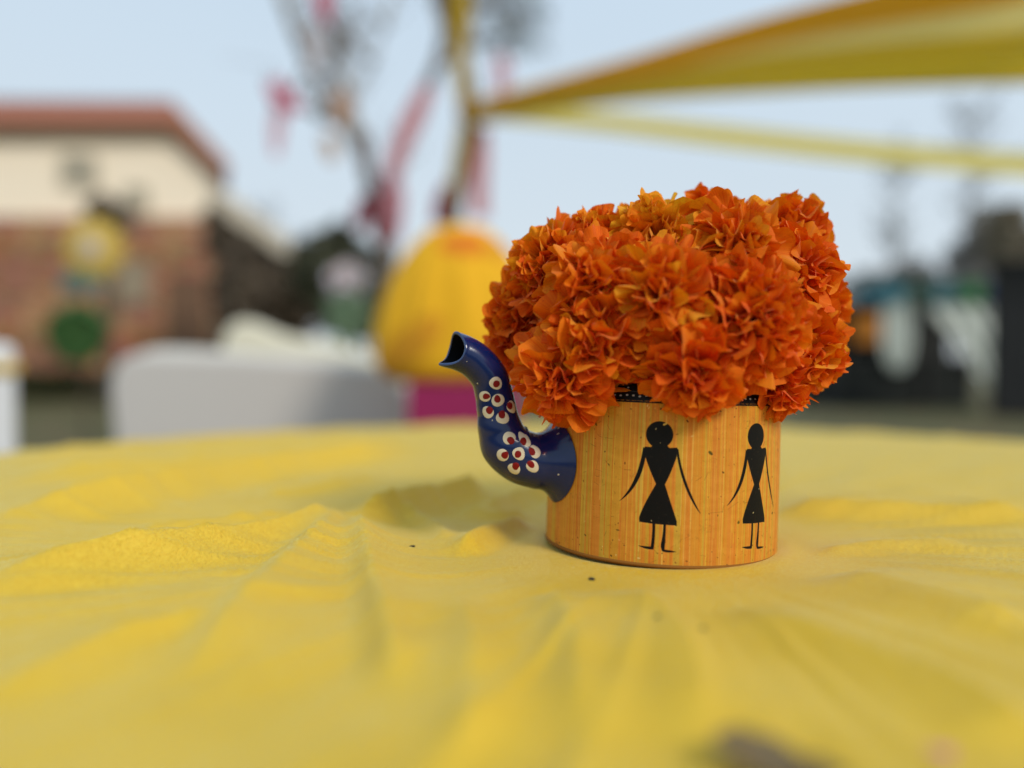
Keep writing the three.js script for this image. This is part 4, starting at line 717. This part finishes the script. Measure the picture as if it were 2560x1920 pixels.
// ---------------------------------------------------------------- right-hand background: a stall with a dark counter
{
  const D = 18.5, o = at(2260, 960, D), X = (px) => at(px, 960, D).x - o.x, Y = (py) => at(2260, py, D).y, ds = { side: THREE.DoubleSide };
  const t = thing('stall', 'dark stall with black counter, white curtains and teal valance right of the bouquet', 'stall', V(o.x, 0, o.z));
  const bk = std(0.006, 0.008, 0.006, 0.9), dk = std(0.02, 0.021, 0.019, 0.9), post = std(0.03, 0.028, 0.024, 0.9), wh = std(0.62, 0.65, 0.58, 0.9, ds);
  const cx = (X(2075) + X(2405)) / 2, cw = X(2405) - X(2075);
  part('counter', rbox(cw, Y(900), 0.9, 0.03, cx, Y(900) / 2, 0), bk, t);
  part('countertop', rbox(cw + 0.12, 0.06, 1.0, 0.02, cx, Y(900) + 0.032, 0), std(0.016, 0.017, 0.015, 0.6), t);
  part('back_panel', rbox(X(2470) - X(2060), Y(735), 0.08, 0.02, (X(2470) + X(2060)) / 2, Y(735) / 2, -1.6), dk, t);
  part('canopy', rbox(X(2490) - X(2050), 0.08, 2.4, 0.03, (X(2490) + X(2050)) / 2, Y(712), -0.6), std(0.05, 0.07, 0.05, 0.9), t);
  for (const px of [2066, 2285, 2476]) part('post', new THREE.CylinderGeometry(0.05, 0.055, Y(714), 12).translate(X(px), Y(714) / 2, 0.52), post, t);
  const curtain = (pts, name, lab) => part(name, gridGeo(30, 24, (u, v) => { const i = Math.min(pts.length - 2, Math.floor(v * (pts.length - 1))), f = v * (pts.length - 1) - i, l = pts[i][0] + (pts[i + 1][0] - pts[i][0]) * f, r = pts[i][1] + (pts[i + 1][1] - pts[i][1]) * f, y = pts[i][2] + (pts[i + 1][2] - pts[i][2]) * f; return V(X(l + (r - l) * u), Y(y), 0.56 + 0.05 * Math.sin(u * 22 + v * 2)); }), wh, t, lab);
  curtain([[2182, 2238, 752], [2176, 2252, 800], [2176, 2254, 860], [2186, 2246, 905], [2200, 2232, 925]], 'curtain', 'white curtain gathered at the middle post');
  curtain([[2290, 2430, 768], [2305, 2472, 800], [2355, 2486, 850], [2390, 2490, 900], [2420, 2486, 950], [2440, 2480, 990]], 'curtain', 'white curtain swept to the right post');
  [[2112, 44, [0.10, 0.14, 0.16]], [2158, 56, [0.010, 0.10, 0.14]], [2208, 56, [0.008, 0.12, 0.16]], [2262, 50, [0.03, 0.06, 0.03]], [2312, 52, [0.02, 0.11, 0.13]], [2356, 44, [0.02, 0.10, 0.09]], [2396, 46, [0.025, 0.15, 0.02]], [2442, 48, [0.03, 0.065, 0.15]]].forEach(([px, w, col]) => part('valance', gridGeo(8, 6, (u, v) => V(X(px + (u - 0.5) * w), Y(714) - v * Math.min(1, 1.6 * Math.sin(Math.PI * (0.06 + 0.88 * u))) * 52 * D / FPX, 0.62 + 0.03 * Math.sin(u * 6))), std(...col, 0.9, ds), t));
  part('orange_banner', gridGeo(10, 8, (u, v) => V(X(2108 + u * 62), Y(792 + v * 66), 0.58 + 0.03 * Math.sin(u * 9))), std(0.42, 0.15, 0.012, 0.9, ds), t, 'orange cloth hung at the left post');
  // tall black booth at the edge
  const E = 15, p = at(2590, 960, E), h = at(2590, 655, E).y, w = 1.5, b = thing('black_booth', 'tall black booth cut off at the right edge behind the table', 'booth', V(p.x, 0, p.z));
  b.rotation.y = -0.56;
  part('wall', rbox(w, h - 0.1, 1.4, 0.02, 0, (h - 0.1) / 2, 0), std(0.009, 0.009, 0.008, 0.8), b);
  part('roof', rbox(w + 0.16, 0.1, 1.56, 0.02, 0, h - 0.048, 0), std(0.02, 0.019, 0.016, 0.9), b);
  for (const k of [-1, 1]) { const d = part('door', rbox(0.66, 2.1, 0.04, 0.01, k * 0.345, 1.08, 0.705), std(0.013, 0.012, 0.011, 0.7), b); part('handle', new THREE.CylinderGeometry(0.012, 0.012, 0.2, 8).translate(k * 0.06, 1.05, 0.75), std(0.12, 0.12, 0.12, 0.4), d); }
  srand(505);
  bush(2140, 880, 60, 60, 24, 1500, 0.2, std(0.012, 0.014, 0.008, 0.9, ds), 'very dark shrub left of the stall behind the bouquet');
}
{ // clipped dark hedge at the foot of the house
  const a = at(-120, 990, 22), b = at(640, 990, 24.5), t = thing('low_hedge', 'low dark green hedge along the foot of the brick storey', 'hedge', V(a.x, 0, a.z)), g = [], L = b.clone().sub(a).setY(0);
  srand(606);
  for (let i = 0; i < 5200; i++) { const f = rnd(), y = rr(0.02, 0.86) + 0.08 * Math.sin(f * 40), k = rr(0.1, 0.2); g.push(new THREE.PlaneGeometry(k * 0.6, k, 1, 1).rotateX(rr(-1.2, 1.2)).rotateY(rr(0, 6)).translate(L.x * f, y, L.z * f + rr(-0.5, 0.5))); }
  part('foliage', merge(g), std(0.042, 0.045, 0.012, 0.9, { side: THREE.DoubleSide }), t);
  const st = []; for (let i = 0; i < 30; i++) st.push(limb([V(L.x * i / 29, 0, L.z * i / 29), V(L.x * i / 29 + 0.1, 0.4, L.z * i / 29), V(L.x * i / 29, 0.7, L.z * i / 29 + 0.1)], [0.03, 0.02, 0.01], 5, 5));
  part('stems', merge(st), barkMat, t);
}
shadows(scene);
renderer.render(scene, camera);
